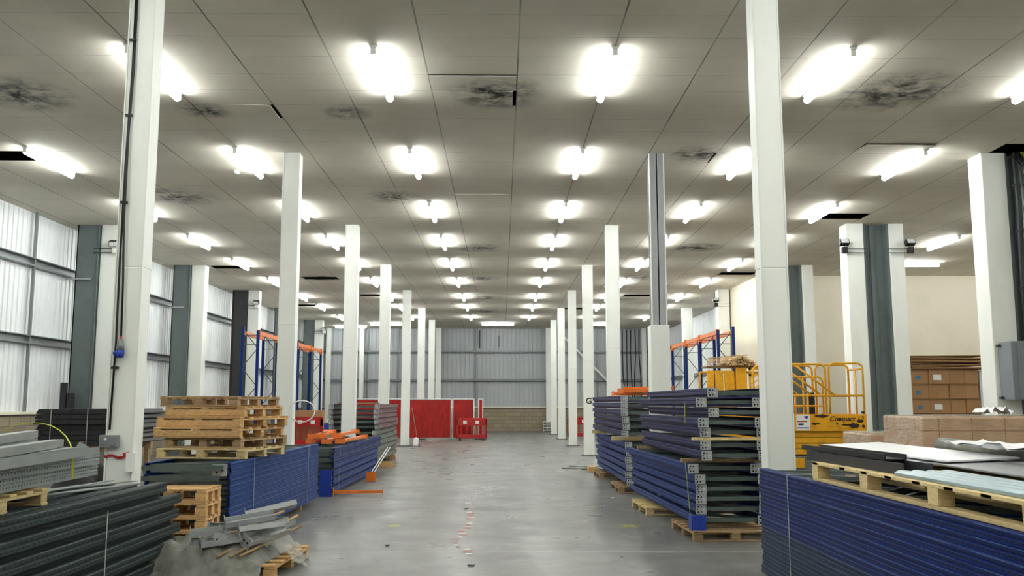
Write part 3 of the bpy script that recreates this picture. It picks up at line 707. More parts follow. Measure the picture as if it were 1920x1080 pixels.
# ------------------------------------------------------------------ galvanised bundle at left
zb = TOPL+.003+.132
bx = []
gp = post_proto(3.9, .095, .085, -1, 'galv_perf', 0., 'galvanised_post'); first = [True]
def gpost(x, y, z, rz, ry, lab, rx=0):
    if first[0]: first[0] = False; o = gp; o.location = (x,y,z); o.rotation_euler = (rx,ry,rz)
    else: o = dup(gp,(x,y,z),0,None,None,(rx,ry,rz))
    o['label'] = lab; o['group'] = 'galvanised perforated posts on the left pallet'
gpost(-3.3,4.15,zb,R(3),0,'galvanised perforated post, lowest on the aisle side of the strapped bundle')
gpost(-3.28,4.05,zb+.1,R(2.5),0,'galvanised perforated post, second up on the aisle side of the bundle')
for k_ in range(4): gpost(-3.45-.12*k_,4.05+jit(.1),zb+.002,R(2.5),0,'galvanised perforated post inside the bottom layer of the bundle')
for k_ in range(4): gpost(-3.44-.12*k_,4.0+jit(.1),zb+.1,R(2.5),0,'galvanised perforated post inside the second layer of the bundle')
for k_, (x,y,z,rz) in enumerate(((-2.98,4.1,.2,6),(-3.1,4.0,.2,6),(-3.22,4.05,.2,6),(-3.34,3.95,.2,6),(-3.46,4.2,.2,6),(-2.84,4.0,.266,12),(-2.97,3.85,.266,12),(-3.1,4.1,.266,12),(-3.3,4.2,.266,12),(-2.86,4.15,.332,16),(-3.06,4.0,.332,16),(-3.3,4.2,.332,16))):
    one('galvanised_channel', 'smooth galvanised channel on the strapped bundle, %s laid'%ORD[k_], 'steel channel',
        MB().prism([(-.045,0),(.045,0),(.045,.06),(.04,.06),(.04,.005),(-.04,.005),(-.04,.06),(-.045,.06)],0,3.5), M['galv'], 'smooth channels on the strapped bundle', 0, (x,y,zb+z+(.06 if k_%2 else 0)), (0,R(180) if k_%2 else 0,R(rz)) )
def arc_strap(y, lab, xa, xb, za, zt):
    pts = []
    for i in range(15):
        a = math.pi*i/14; pts.append((xa+(xb-xa)*(1-math.cos(a))/2, y+.02*math.sin(a), za+(zt-za)*math.sin(a)**.6))
    mb = MB()
    for a, b in zip(pts, pts[1:]): mb.bar(a,b,.018,.004)
    return one('strap', lab, 'strap', mb, M['strap_y'])
arc_strap(7.35,'yellow strap over the far end of galvanised bundle',-3.4,-4.1,zb+.02,zb+.46)
arc_strap(6.1,'yellow strap over the near part of galvanised bundle',-3.36,-4.1,zb+.02,zb+.46)
one('metal_plate', 'grey slotted metal plate leaning at the end of galvanised bundle', 'plate', MB().box((0,0,0),(.1,.006,.22)).disc((.04,0,.08),(0,-1,0),.012,1).disc((.06,0,.14),(0,-1,0),.012,1), [M['galvdull'],M['hole']], None, 0, (-3.66,7.75,zb+.1), (0,R(30),R(6)))

# ------------------------------------------------------------------ cable, socket and switch on the near left column
t = thing('cable_drop', 'black cables clipped down the big left column', 'cable', (LX+.02,YC[0]-.137,0))
MB().tube([(-.09,-.012,ZC),(-.085,-.012,5),(-.10,-.02,4.),(-.105,-.014,3),(-.1,-.012,2.2),(-.115,-.012,1.35)],.011,8).build('long_cable', M['black'], t)
MB().tube([(-.075,-.012,ZC),(-.07,-.014,5),(-.085,-.022,4.3),(-.08,-.03,3.4),(-.055,-.03,2.8),(-.045,-.03,2.25)],.011,8).build('short_cable', M['black'], t)
for z in (5.3,4.5,3.6,1.95): MB().box((-.13,-.03,z-.012),(-.06,0,z+.012)).build('cable_clip', M['black'], t, .004)
t = thing('socket_connector', 'grey and blue plug connector hanging on the big left column', 'connector', (LX-.02,YC[0]-.185,2.13))
MB().tube([(0,0,.1),(0,0,.04),(0,0,-.01)],[.02,.035,.038],12).build('grey_body', M['greyplastic'], t)
MB().tube([(0,0,-.01),(0,0,-.06),(-.0,0,-.085)],[.04,.04,.03],12).tube([(0,0,-.03),(-.06,0,-.045)],.022,8).build('blue_plug', M['blueplastic'], t)
MB().tube([(0,0,.13),(0,0,.095)],.012,8).build('cable_gland', M['red'], t)
t = thing('switch_box', 'grey isolator box on the big left column', 'switch box', (LX-.08,YC[0]-.138,1.18))
MB().box((-.09,-.07,0),(.09,0,.12)).build('body', M['greyplastic'], t, .01)
MB().box((-.07,-.078,.03),(-.01,-.07,.09)).box((.02,-.078,.02),(.075,-.07,.1)).build('rocker_switch', M['cabinet'], t, .004)
MB().box((-.035,-.08,.07),(-.01,-.078,.095)).build('label_sticker', M['paper'], t)

# ------------------------------------------------------------------ floodlights on the columns
def floodlight(x, y, z, side, lab, head=-1):
    t = thing('floodlight', lab, 'floodlight', (x,y,z))
    MB().box((-.07,-.05,-.14),(.07,.05,.02)).build('gear_box', M['black'] if side>0 else M['white'], t, .008)
    MB().box((-.11,-.12,.05),(.11,.02,.19), M=Matrix.Rotation(R(-25)*side,4,'X')).build('lamp_head', M['black'], t, .01)
    MB().box((-.09,-.128,.065),(.09,-.12,.175), M=Matrix.Rotation(R(-25)*side,4,'X')).build('glass', M['lamp_lens'], t)
    MB().tube([(0,0,.0),(0,0,.1)],.012,6).build('bracket', M['black'], t)
    for zz in (-.02,-.12): MB().box((0,.0,zz-.006),(head*-.55,.055,zz+.006)).build('clamp_bar', M['steel_dark'], t)
    return t
floodlight(-9.52,22.14,5.42,-1,'white floodlight on the first left wall column',1)
floodlight(-9.55,35.24,5.42,-1,'white floodlight on the third left wall column',1)
floodlight(-9.4,47.94,5.42,-1,'floodlight on the deepest left wall column',1)
floodlight(8.36,21.75,5.38,1,'floodlight on left casing of the wide right column',-1)
floodlight(9.98,21.75,5.38,1,'floodlight on right casing of the wide right column',1)
floodlight(8.27,34.75,5.45,1,'floodlight on the casing by the right racks',-1)

# ------------------------------------------------------------------ standing racks
def rack(name, label, x, ys_, s, ztop, z0=0.):
    """front line at x, depth .5 outwards (s)"""
    t = thing(name, label, 'pallet rack', (x,ys_[0],0))
    for y in ys_:
        yy = y-ys_[0]
        for dx in (0,s*.5): MB().box((dx-.045,yy-.04,0),(dx+.045,yy+.04,ztop+(.12 if dx else .0))).build('upright', M['upr_navy'], t)
        zz = .3; k = 0
        while zz < ztop-.5:
            a, b = (0,s*.5) if k%2 else (s*.5,0)
            MB().bar((a,yy,zz),(b,yy,zz+.62),.025,.025,0,(0,1,0)).build('brace', M['brace_d'], t); zz += .62; k += 1
        MB().bar((0,yy,ztop-.15),(s*.5,yy,ztop-.15),.025,.025).build('brace', M['brace_d'], t)
        MB().bar((0,yy,ztop-.45),(s*.5,yy,ztop-.45),.025,.025).build('brace', M['brace_d'], t)
    for y, y2 in zip(ys_, ys_[1:]):
        for dx in (0,s*.5):
            for dz in (.0,):
                MB().box((dx-.035,y-ys_[0],ztop-.14),(dx+.035,y2-ys_[0],ztop-.01)).build('beam', M['orange'], t)
        for q in (y+.02,y2-.07): MB().box((-.06,q-ys_[0],ztop-.22),(.06,q-ys_[0]+.06,ztop+.03)).build('beam_connector', M['orange'], t)
    return t
rack('pallet_rack','blue rack with orange top beams behind the left pallets',-8.0,[29.8,32.4],-1,3.98)
rack('pallet_rack','second left blue rack with orange beams, further down the wall',-8.0,[35.5,38.,40.2],-1,3.98)
rack('pallet_rack','blue rack with orange top beams at right above the yellow lifts',7.08,[29.6,32.3,34.8,37.6],1,4.0)

# ------------------------------------------------------------------ orange beams
def beam_mesh(L, h=.1, d=.05):
    return MB().box((0,-d/2,0),(L,d/2,h)), MB().box((-.006,-d/2-.02,-.05),(0,d/2+.02,h+.05)).box((L,-d/2-.02,-.05),(L+.006,d/2+.02,h+.05))
def obeam(x, y, z, rz, L, lab, ry=0, rx=0, h=.1):
    t = thing('orange_beam', lab, 'rack beam', (x,y,z), 0, 'loose orange beams'); t.rotation_euler = (rx,ry,rz)
    a, b = beam_mesh(L,h); a.build('beam', M['orange'], t); b.build('end_connector', M['orange'], t)
random.seed(5)
for k_, (x,y,rz,L) in enumerate(((-3.68,17.5,96,2.4),(-3.58,17.2,93,2.7),(-3.46,17.5,99,2.6),(-3.34,17.3,94,2.6),(-3.22,17.6,91,2.6),(-3.1,17.4,88,2.4))):
    obeam(x,y,TOP3+.072+(.1 if k_ in (1,2,4) else 0),R(rz),L,'loose orange beam, %s from the left of those on the second left stack'%ORD[k_],0,R(90),.09)
for k_, (x,y,rz,ry) in enumerate(((2.05,16.9,8,0),(2.15,16.7,25,0),(2.3,17.1,-6,0))):
    obeam(x,y,1.78+.055*k_,R(rz),.9,'short orange beam on the second right stack, %s from its near end'%ORD[k_],0,R(90))
obeam(-2.93,16.15,.05,R(4),.85,'orange beam lying alone on the floor beside second left stack',0,0,.05)
t = thing('orange_bracket','orange steel bracket on the floor at the far end of second left stack','bracket',(-2.82,19.2,0))
MB().box((0,0,0),(.2,.4,.01)).box((0,0,0),(.2,.02,.2)).build('bent_plate', M['orange'], t, .004)
for k_ in range(2): one('white_pole','white pole leaning low along the second left stack, the %s one'%('upper','lower')[k_],'pole',MB().tube([(-2.86+.06*k_,20.2,.1),(-2.9+.06*k_,23.4,.5)],.012,8),M['paper'])

# ------------------------------------------------------------------ pile of offcuts at bottom left of the aisle
pal(PW, -2.62, 9.28, 0, R(-3), 'pallet under the heap of metal offcuts by the aisle')
random.seed(8)
mb = MB(); nx, ny = 34, 28; vs = []
for i in range(nx+1):
    for j in range(ny+1):
        u, v = i/nx*2-1, j/ny*2-1; rr = (abs(u)**5+abs(v)**5)**.2
        x, y = u*.62-.08, v*.62-.14
        fold = .035*math.sin(x*9+2.2*math.sin(y*7))+.025*math.sin(y*17+x*6)+.02*math.sin(x*31+y*11)+jit(.008)
        h = .15*max(0,1-rr**5)+fold*(1-rr**6 if rr<1 else 0)
        if y < -.62: h -= .1*min(1,(-.62-y)/.08)
        if x < -.62: h -= .08*min(1,(-.62-x)/.08)
        vs.append((x, y, max(-.115 if (y<-.62 or x<-.62) else .0, h)))
mb.add(vs, [(i*(ny+1)+j,(i+1)*(ny+1)+j,(i+1)*(ny+1)+j+1,i*(ny+1)+j+1) for i in range(nx) for j in range(ny)], sm=True)
one('dusty_sack','dusty grey plastic sacking spread under the metal offcuts','sack',mb,M['junk'],None,0,(-2.72,9.3,.126),(0,0,R(-3)))
def bracket(x,y,z,rot,L,lab,m='galvdull',wd=.12):
    o = one('steel_bracket',lab,'bracket',MB().prism([(0,0),(wd,0),(wd,.05),(wd-.004,.05),(wd-.004,.004),(.004,.004),(.004,.05),(0,.05)],0,L).box((0,-.004,-.06),(wd,0,.08)).disc((wd*.3,-.004,.02),(0,-1,0),.012,1).disc((wd*.7,-.004,.02),(0,-1,0),.012,1).disc((wd*.3,L,-.0),(0,1,0),.01,1),[M[m],M['hole']],'metal offcuts heaped on the sack',0,(x,y,z)); o.rotation_euler = rot
for k_, (x,y,z,rx,ry,rz,L,wd) in enumerate(((-2.66,8.95,.47,8,20,-65,.46,.1),(-2.5,8.86,.38,4,-14,-66,.42,.11),(-2.75,9.1,.38,-5,35,-80,.5,.09),(-2.98,8.95,.36,3,8,-72,.3,.13),(-2.6,9.2,.4,10,50,-60,.45,.08),(-2.86,9.2,.42,0,60,-100,.34,.1),(-2.4,9.05,.34,14,10,-40,.4,.07),(-2.9,8.8,.34,6,70,-95,.22,.1),(-2.72,8.78,.33,0,20,20,.2,.08),(-2.45,8.8,.33,10,30,-30,.5,.06),(-2.82,8.72,.3,5,10,-60,.4,.07),(-2.55,9.3,.46,12,-20,-75,.5,.09))):
    bracket(x,y,z,(R(rx),R(ry),R(rz)),L,'bent zinc bracket in the heap of offcuts, %s counted from the top'%ORD[k_])
for k_, (a,b) in enumerate((((-2.62,8.62,.2),(-2.08,9.5,.47)),((-2.5,8.6,.2),(-2.12,9.4,.42)),((-2.42,8.62,.2),(-2.02,9.4,.38)),((-2.75,8.7,.3),(-2.25,9.6,.5)))):
    one('thin_rod','thin brown rod sticking out of the offcut heap, %s from the left'%ORD[k_],'rod',MB().tube([a,b],.014,6),M['wood_old'],'rods in the offcut heap')
mb = MB(); vs = []
for i in range(13):
    for j in range(9):
        u, v = i/12, j/8
        vs.append((-.1+.75*u+.03*math.sin(j*2.2), .8*v-.3+.03*math.sin(i*2.6), .1+.3*math.sin(math.pi*min(1,u*1.1))*(.5+.5*math.sin(v*3))+.04*math.sin(i*2.9+j*1.7)-.15*u))
mb.add(vs,[(i*9+j,(i+1)*9+j,(i+1)*9+j+1,i*9+j+1) for i in range(12) for j in range(8)],sm=True)
one('plastic_film','crumpled clear film over the right side of the offcut heap','plastic film',mb,M['film'],None,0,(-2.55,9.1,.12),(0,0,R(10)))

# ------------------------------------------------------------------ red screens, barriers, broom
def screen(x0, x1, y, rz, lab, h=1.82):
    t = thing('welding_screen', lab, 'screen', (x0,y,0), rz, 'red welding screens'); W = x1-x0
    for x in (0,W): MB().tube([(x,0,0),(x,0,h)],.018,8).build('post', M['paper'], t)
    MB().tube([(0,0,h-.01),(W,0,h-.01)],.018,8).build('top_rail', M['paper'], t)
    for x in (0,W): MB().bar((x,-.25,.015),(x,.25,.015),.04,.03).build('foot', M['steel_dark'], t)
    n = 24; vs = []
    for k in range(n+1):
        a = .03+(W-.06)*k/n; d = .005*math.sin(k*1.3)
        vs += [(a,d,.1),(a,d*.3,h-.05)]
    m = MB(); m.add([(a,b-.002,c) for a,b,c in vs]+[(a,b+.002,c) for a,b,c in vs],[(2*k,2*k+2,2*k+3,2*k+1) for k in range(n)]+[(len(vs)+2*k,len(vs)+2*k+1,len(vs)+2*k+3,len(vs)+2*k+2) for k in range(n)],sm=True)
    m.build('curtain', M['screen'], t)
screen(-7.0,-4.2,40.9,0,'red welding screen partly hidden by the tall dark stack')
screen(-4.15,-2.27,40.95,R(.5),'red welding screen right behind the broom column, the widest view')
screen(-2.2,-1.25,41.0,0,'narrow red welding screen behind the red barrier')
screen(-1.05,-.82,41.4,R(40),'folded red welding screen end at the right of the row')
def barrier(x, y, rz, lab, z=0, h=1.0, W=1.35):
    t = thing('plastic_barrier', lab, 'barrier', (x,y,z), rz, 'red plastic barriers'); H = h-.08; m = MB()
    m.box((0,-.03,.08),(W,.03,.26)).box((0,-.03,H-.28),(W,.03,H+.06)).box((0,-.03,.08),(.1,.03,H)).box((W-.1,-.03,.08),(W,.03,H))
    for k in range(1,6): m.box((k*W/6-.03,-.025,.2),(k*W/6+.03,.025,H-.2))
    m.build('panel', M['red'], t, .012)
    for q in (.22,.62): MB().box((W*q,-.036,H-.2),(W*q+.16,-.03,H-.06)).build('reflector', M['paper'], t)
    for q in (.12,.88): MB().box((W*q-.05,-.26,0),(W*q+.05,.26,.07)).box((W*q-.03,-.05,.0),(W*q+.03,.05,.12)).build('foot', M['black'], t, .01)
    return t
barrier(-2.0,40.3,R(3),'red plastic barrier in front of the narrow welding screen')
barrier(3.05,42.7,0,'red plastic barrier between the columns at right',0,1.0,1.1)
barrier(-7.9,34.4,0,'red plastic barrier before the left racks',0,1.13,1.2)
t = thing('broom','broom leaning on the fifth left column','broom',(-3.2,35.1,0))
MB().tube([(0,0,.1),(-.25,.06,1.45)],.014,6).build('handle', M['wood_old'], t)
MB().box((-.05,-.12,0),(.05,.12,.1)).build('bristles', M['bristle'], t, .01)
t = thing('white_canister','white plastic canister beside the broom','canister',(-3.26,34.85,0))
MB().box((-.1,-.08,0),(.1,.08,.3)).build('body', M['paper'], t, .03)
MB().tube([(0,0,.3),(0,0,.34)],.03,10).build('cap', M['paper'], t)
one('floor_mat','flat dark mat at the foot of the fifth left column','mat',MB().box((-.45,-.2,0),(.55,.1,.012)),M['black'],None,0,(-3.6,34.95,0.002))
t = thing('white_shelf','small white wire shelf unit at the far wall','shelf',(2.38,52.7,0))
for z in (.05,.22,.39,.55): MB().box((0,0,z),(.5,.3,z+.03)).build('shelf_board', M['paper'], t)
for x in (.0,.48): MB().box((x,0,0),(x+.02,.3,.62)).build('side', M['paper'], t)
for k_, (a,b) in enumerate((((1.72,23.6,.02),(2.6,23.5,.02)),((1.5,22.9,.02),(2.4,22.7,.04)),((1.95,22.5,.02),(2.5,22.45,.02)),((1.9,22.2,.05),(2.5,22.1,.05)))):
    one('steel_tube','loose steel tube on the floor behind second right stack, %s from the back'%ORD[k_],'steel tube',MB().tube([a,b],.02,8),M['galv'],'loose tubes behind the second right stack')
one('timber_block','small timber block beside the loose steel tubes','timber block',MB().box((0,0,0),(.2,.3,.12)),M['wood'],None,.005,(2.05,21.78+.0,0))
# clutter behind left pallets: boxes and drum near the left racks
one('cardboard_box','open brown box standing behind the left red barrier','box',MB().box((-.5,-.3,0),(.5,.3,1.35)),M['card'],None,.01,(-7.3,35.0,0))
one('blue_drum','blue plastic drum right of the left red barrier','drum',MB().tube([(0,0,0),(0,0,.05),(0,0,.85),(0,0,.9)],[.27,.29,.29,.26],18),M['blueplastic'],None,0,(-6.35,34.3,0))
one('hose_loop','white hose loop hanging off the pallet pile','hose',MB().tube([(.17*math.cos(a)+.0,.02*math.sin(2*a),.14*math.sin(a)) for a in [i*2*math.pi/20 for i in range(21)]],.009,6),M['paper'],None,0,(-2.62,12.02,1.5))

# ------------------------------------------------------------------ dark stack by the left wall
t = None
p = thing('black_section','', 'steel section')
MB().prism([(0,0),(1.55,0),(1.55,.02),(1.5,.1),(.05,.1),(0,.02)],0,3.0).build('body', M['black_steel'], p, .004)
for x in (.1,.7,1.4): MB().box((x,-.004,.02),(x+.05,0,.09)).build('end_tab', M['black'], p)
stack(p, [(-9.65+jit(.03),19.05+jit(.04),.74+.108*i,0) for i in range(7)], 'black steel section, %s in the strapped stack by the left wall', 'black sections by the left wall')
t = thing('timber_trestle','dark timber trestle under the black strapped stack','trestle',(-9.62,19.15,0))
for y in (.1,2.2): MB().box((0,y,.6),(1.5,y+.12,.74)).build('top_beam', M['wood_old'], t)
for x in (.05,.7,1.35):
    for y in (.1,2.2): MB().box((x,y,0),(x+.1,y+.12,.6)).build('leg', M['wood_old'], t)
for x, n in ((-9.3,'left'),(-8.55,'right')): one('strap','thin pale strap on the %s of the black stack'%n,'strap',MB().bar((x,18.99,.76),(x,18.99,1.5),.015,.004,0,(0,1,0)),M['strap_w'])
for k_ in range(2): one('black_post','black post standing behind the black strapped stack, the %s one'%('taller','shorter')[k_],'post',MB().box((0,0,0),(.14,.1,2.1-.25*k_)),M['black_steel'],None,.004,(-10.55+.17*k_,21.9,0))
# black junk behind the near left column
random.seed(3)
t = thing('black_bin_liner','black plastic heap behind the big left column','plastic heap',(-4.55,10.0,0))
mb = MB(); pr=[]; 
for i in range(9):
    z = i/8*1.2; pr.append((z, .32*(1-(i/8)**3)+.03*math.sin(i*2.3)+.02))
n=14; vs=[]
for z, r_ in pr:
    for k in range(n):
        a = 2*math.pi*k/n; q = r_*(1+.15*math.sin(a*3+z*6)); vs.append((q*math.cos(a),q*math.sin(a),z))
mb.add(vs,[(i*n+k,i*n+(k+1)%n,(i+1)*n+(k+1)%n,(i+1)*n+k) for i in range(8) for k in range(n)]+[tuple(range(n))[::-1],tuple(8*n+k for k in range(n))],sm=True)
mb.build('liner', M['black'], t)

# ------------------------------------------------------------------ scissor lifts
def tubes(t, name, segs, r=.022, m='yellow'):
    m_ = MB()
    for s_ in segs: m_.tube(s_, r, 8)
    return m_.build(name, M[m], t)
def rounded(p0, p1, h, r=.14, y=0.):
    """inverted U in the xz plane from (p0,z0) up to h"""
    x0, z0 = p0; x1, _ = p1; pts = [(x0,y,z0),(x0,y,h-r)]
    for i in range(1,6): a = math.pi/2*i/6; pts.append((x0+r-r*math.cos(a),y,h-r+r*math.sin(a)))
    pts.append((x0+r,y,h)); pts.append((x1-r,y,h))
    for i in range(1,6): a = math.pi/2*i/6; pts.append((x1-r+r*math.sin(a),y,h-r+r*math.cos(a)))
    pts += [(x1,y,h-r),(x1,y,z0)]
    return pts
t = thing('scissor_lift','yellow scissor lift with guard rails and peeling paint','scissor lift',(5.75,20.1,0)); LW = 2.28; LD = .85
MB().box((0,0,1.07),(LW,LD,1.12)).build('deck', M['yellow'], t)
mb = MB().box((0,-.03,1.0),(LW,0,1.37)).box((0,LD,1.0),(LW,LD+.03,1.37)).box((LW-.03,0,1.0),(LW,LD,1.37)); mb.build('side_panel', M['yellow'], t, .006)
# paint loss blotches
random.seed(21); mb = MB()
for (cx, cz, rx_, rz_) in ((1.28,1.33,.16,.035),(1.12,1.16,.07,.025),(1.2,1.165,.05,.018),(1.83,1.14,.12,.022),(1.62,1.16,.03,.02),(2.0,1.12,.11,.06),(1.68,1.26,.045,.035),(2.13,1.22,.075,.035),(2.2,1.11,.035,.035),(2.2,1.41,.04,.03)):
    pts = [(cx+rx_*math.cos(2*math.pi*k/18)*(1+.18*math.sin(k*2.7+cx*9)),-.0325,cz+rz_*math.sin(2*math.pi*k/18)*(1+.25*math.sin(k*1.9+cx*5))) for k in range(18)]
    MB().add(pts,[tuple(range(18))]).build('paint_loss', M['rust'], t)
text('Compact 12', .15, M['black'], t, Matrix.Translation((1.83,-.033,1.265)) @ Matrix.Rotation(R(90),4,'X'), 'lettering', .003, .25)
# hire sticker
st = MB().box((.72,-.034,1.02),(1.02,-.031,1.36)).build('hire_sticker', M['paper'], t)
MB().box((.9,-.036,1.29),(.99,-.0345,1.33)).box((.93,-.036,1.26),(.96,-.0345,1.3)).box((.74,-.036,1.06),(1.0,-.0345,1.085)).build('blue_print', M['blueplastic'], st)
MB().box((.74,-.036,1.2),(.96,-.0345,1.22)).build('red_print', M['red'], st)
MB().box((.76,-.036,1.13),(.88,-.0345,1.17)).build('black_print', M['black'], st)
for y, n in ((0,'guard_rail'),(LD,'guard_rail')):
    tubes(t, n, [rounded((.05,1.12),(LW*.62,1.12),2.47,.12,y), rounded((LW*.62+.08,1.12),(LW-.03,1.12),2.49,.12,y),
                 [(.05,y,1.78),(LW-.03,y,1.78)], [(.6,y,1.12),(.6,y,2.47)],[(1.0,y,1.12),(1.0,y,1.78)]]+([[(.75,y,2.45),(1.62,y,1.78)],[(.2,y,2.47),(1.1,y,1.78)]]), .024)
tubes(t, 'end_rail', [[(LW-.03,0,2.37),(LW-.03,LD,2.37)],[(LW-.03,0,1.78),(LW-.03,LD,1.78)],[(LW-.03,LD/2,1.12),(LW-.03,LD/2,2.37)]], .022)
tubes(t, 'gate_rail', [rounded((.62,1.12),(1.5,1.12),2.2,.12,LD*.5),[(.62,LD*.5,1.55),(1.5,LD*.5,1.55)],[(1.05,LD*.5,1.12),(1.05,LD*.5,2.2)]], .022)
MB().box((1.22,LD*.6,1.12),(1.34,LD*.6+.1,1.85)).build('control_box', M['black'], t, .01)
for k in range(4):
    z = .92-.125*k
    MB().box((.1+.03*(k%2),.06,z-.05),(LW-.25-.02*k,.12,z+.06)).box((.1+.03*(k%2),LD-.12,z-.05),(LW-.25-.02*k,LD-.06,z+.06)).build('scissor_arm', M['yellow'], t, .006)
    MB().tube([(.14,.03,z),(.14,LD-.03,z)],.035,8).tube([(LW-.3,.03,z),(LW-.3,LD-.03,z)],.035,8).build('pivot_pin', M['black'], t)
MB().box((.0,.05,.12),(LW-.1,LD-.05,.46)).build('chassis', M['steel_grey'], t, .02)
MB().box((.5,.02,.2),(.9,.05,.42)).build('chassis_panel', M['yellow'], t, .01)
for x in (.3,LW-.4):
    for y in (.0,LD-.12): MB().tube([(x,y,.17),(x,y+.12,.17)],.17,16).build('wheel', M['black'], t)
# second lift carrying timber
t = thing('scissor_lift','yellow lift with folded guard panels carrying sawn timber','scissor lift',(5.1,22.6,0))
MB().box((0,0,0.02),(1.9,.8,.6)).box((.1,.05,0),(.4,.75,.1)).box((1.5,.05,0),(1.8,.75,.1)).build('chassis', M['steel_grey'], t, .02)
for k in range(7): MB().box((.12,.06,.62+.15*k),(1.75,.12,.74+.15*k)).box((.12,.68,.62+.15*k),(1.75,.74,.74+.15*k)).build('scissor_arm', M['yellow'], t)
MB().box((-.02,0,1.68),(1.9,.8,1.76)).build('deck', M['yellow'], t)
for x, wd in ((0,.18),(.2,.21),(.43,.25),(.72,.28)): MB().box((x,-.02,1.76),(x+wd,.02,2.42+.08*(x>.6))).build('folded_panel', M['yellow'], t, .02)
mb = MB().box((1.05,-.02,1.76),(1.1,.03,2.5)).box((1.28,-.02,1.76),(1.33,.03,2.5)).box((1.05,-.02,2.44),(1.33,.03,2.5)).box((1.05,-.02,2.28),(1.33,.03,2.34))
for k in range(4): mb.bar((1.07,0,1.8+.14*k),(1.3,0,1.92+.14*k),.03,.03,0,(0,1,0))
mb.build('ladder_frame', M['yellow'], t)
tubes(t, 'guard_rail', [[(1.3,0,2.5),(2.0,0,2.55)],[(1.4,0,2.5),(1.9,0,2.1)],[(1.85,0,1.76),(1.85,0,2.5)],[(0,.8,1.76),(0,.8,2.4)],[(0,.8,2.4),(1.9,.8,2.4)],[(.9,.8,1.76),(.9,.8,2.4)]], .03)
MB().box((1.36,.02,2.0),(1.95,.06,2.46)).build('motor_cover', M['black_steel'], t, .02)
MB().box((1.5,-.012,2.08),(1.66,.0,2.25)).build('paper_label', M['paper'], t)
MB().box((1.36,-.02,1.78),(2.0,.02,1.98)).build('lower_panel', M['yellow'], t, .01)
random.seed(17); n = 0
for r_, (cnt, zz) in enumerate(((11,2.56),(10,2.6),(9,2.64),(7,2.68),(5,2.72),(3,2.76))):
    for k in range(cnt):
        o = one('sawn_timber','sawn timber length piled on the yellow lift','timber',MB().box((-.028,-.0,-.018),(.028,1.1,.018)),M['plank'],'timber lengths on the yellow lift',0,(5.98+(k-cnt/2)*.07+jit(.01),22.5+jit(.06),zz+jit(.006)),(0,R(jit(35)),R(jit(6))))
for k in range(5):
    one('sawn_timber','wide pale board on the left side of timber pile, %s laid'%ORD[k],'timber',MB().box((0,0,0),(1.0,.16,.022)),M['plank'],None,0,(5.12+.04*k,22.55+.12*k,2.56+.045*k),(0,R(-5),R(4+jit(3))))
one('bearer_bar','timber bearer across the yellow lift under the pile','timber bearer',MB().box((0,0,0),(1.5,.7,.04)),M['wood_old'],None,.004,(5.12,22.65,2.5))

# ------------------------------------------------------------------ cardboard boxes
YC_ = 24.6; X0 = 11.05
pal(PO, X0+.51, YC_+.65, 0, 0, 'old pallet under the left half of the brown box stack')
pal(PO, X0+1.47, YC_+.65, 0, 0, 'old pallet under the right half of the brown box stack')
zz = .135
for lv in range(6):
    h = .4
    wd = [.6,1.2,.42]; x = X0
    for q, (w_, n) in enumerate(((.54,'left'),(.56,'middle left'),(.42,'middle right'),(.38,'right'))):
        t = thing('cardboard_box','brown cardboard box, %s in the %s layer from the floor beside the white cabinet'%(n,ORD[lv]),'box',(x+.02*(lv%2),YC_+.02*((lv+q)%3),zz),0,'brown boxes stacked behind the wide right column')
        MB().box((0,.01,0),(w_-.008,1.2,h-.032)).build('carton', M['card'], t, .01)
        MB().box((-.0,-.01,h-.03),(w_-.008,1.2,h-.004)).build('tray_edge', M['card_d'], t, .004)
        if q == 0: MB().box((.2,-.001,.12),(.31,.004,.22)).build('blue_sticker', M['bluetag'], t)
        if q == 1 and lv != 4: MB().box((.1,-.001,.1),(.42-.1*(lv%2),.004,.25)).build('paper_label', M['paper'], t)
        x += w_
    zz += h-.045+.045
YT = zz
for k in range(9):
    one('cardboard_sheet','flattened brown cardboard sheet on the box stack, %s from the bottom'%ORD[k],'cardboard sheet',MB().box((0,0,0),(2.45-.15*(k%3),1.25,.02)),M['card'],'flattened cardboard on the box stack',0,(X0-.05+.07*((k*2)%3),YC_-.03,YT+.006+.042*k),(0,R(.7*(k%2)-.3),R(jit(2.))))
t = thing('white_cabinet','white metal cabinet right of the brown box stack','cabinet',(X0+1.98,YC_+.1,0))
MB().box((0,0,0),(1.1,1.0,2.5)).build('body', M['whiteboard'], t, .02)
MB().box((.05,-.01,1.9),(1.05,0,2.45)).build('door', M['paper'], t, .005)
MB().tube([(.14,-.03,1.3),(.14,0,1.3)],.05,12).build('black_knob', M['black'], t)
# wrapped boxes
def wrapped(x0, y0, W, D, H, lab, zb=.14):
    t = thing('wrapped_boxes', lab, 'wrapped boxes', (x0,y0,0))
    mb = MB(); nx = max(2,int(W/.42)); 
    mb.box((0,0,zb),(W,D,H)); mb.build('carton_block', M['wrap'], t, .025, 2)
    MB().box((.02,.02,H),(W-.02,D-.02,H+.012)).build('top_film', M['film'], t)
    for j in range(3): MB().box((0,j*(D-.1)/2,0),(W,j*(D-.1)/2+.1,zb-.03)).build('pallet_runner', M['wood_old'], t)
    MB().box((0,0,zb-.03),(W,D,zb)).build('pallet_deck', M['wood_old'], t)
    return t
wrapped(5.3,11.5,3.0,1.2,1.44,'tall block of brown boxes wrapped in clear film at right')
wrapped(5.33,13.2,1.25,1.1,1.17,'lower block of wrapped brown boxes left of the tall wrapped block')
one('timber_block','dark timber offcut on the lower wrapped boxes','timber block',MB().box((0,0,0),(.42,.12,.09)),M['wood_old'],None,.005,(5.75,13.25,1.19))
mb = MB(); vs=[]
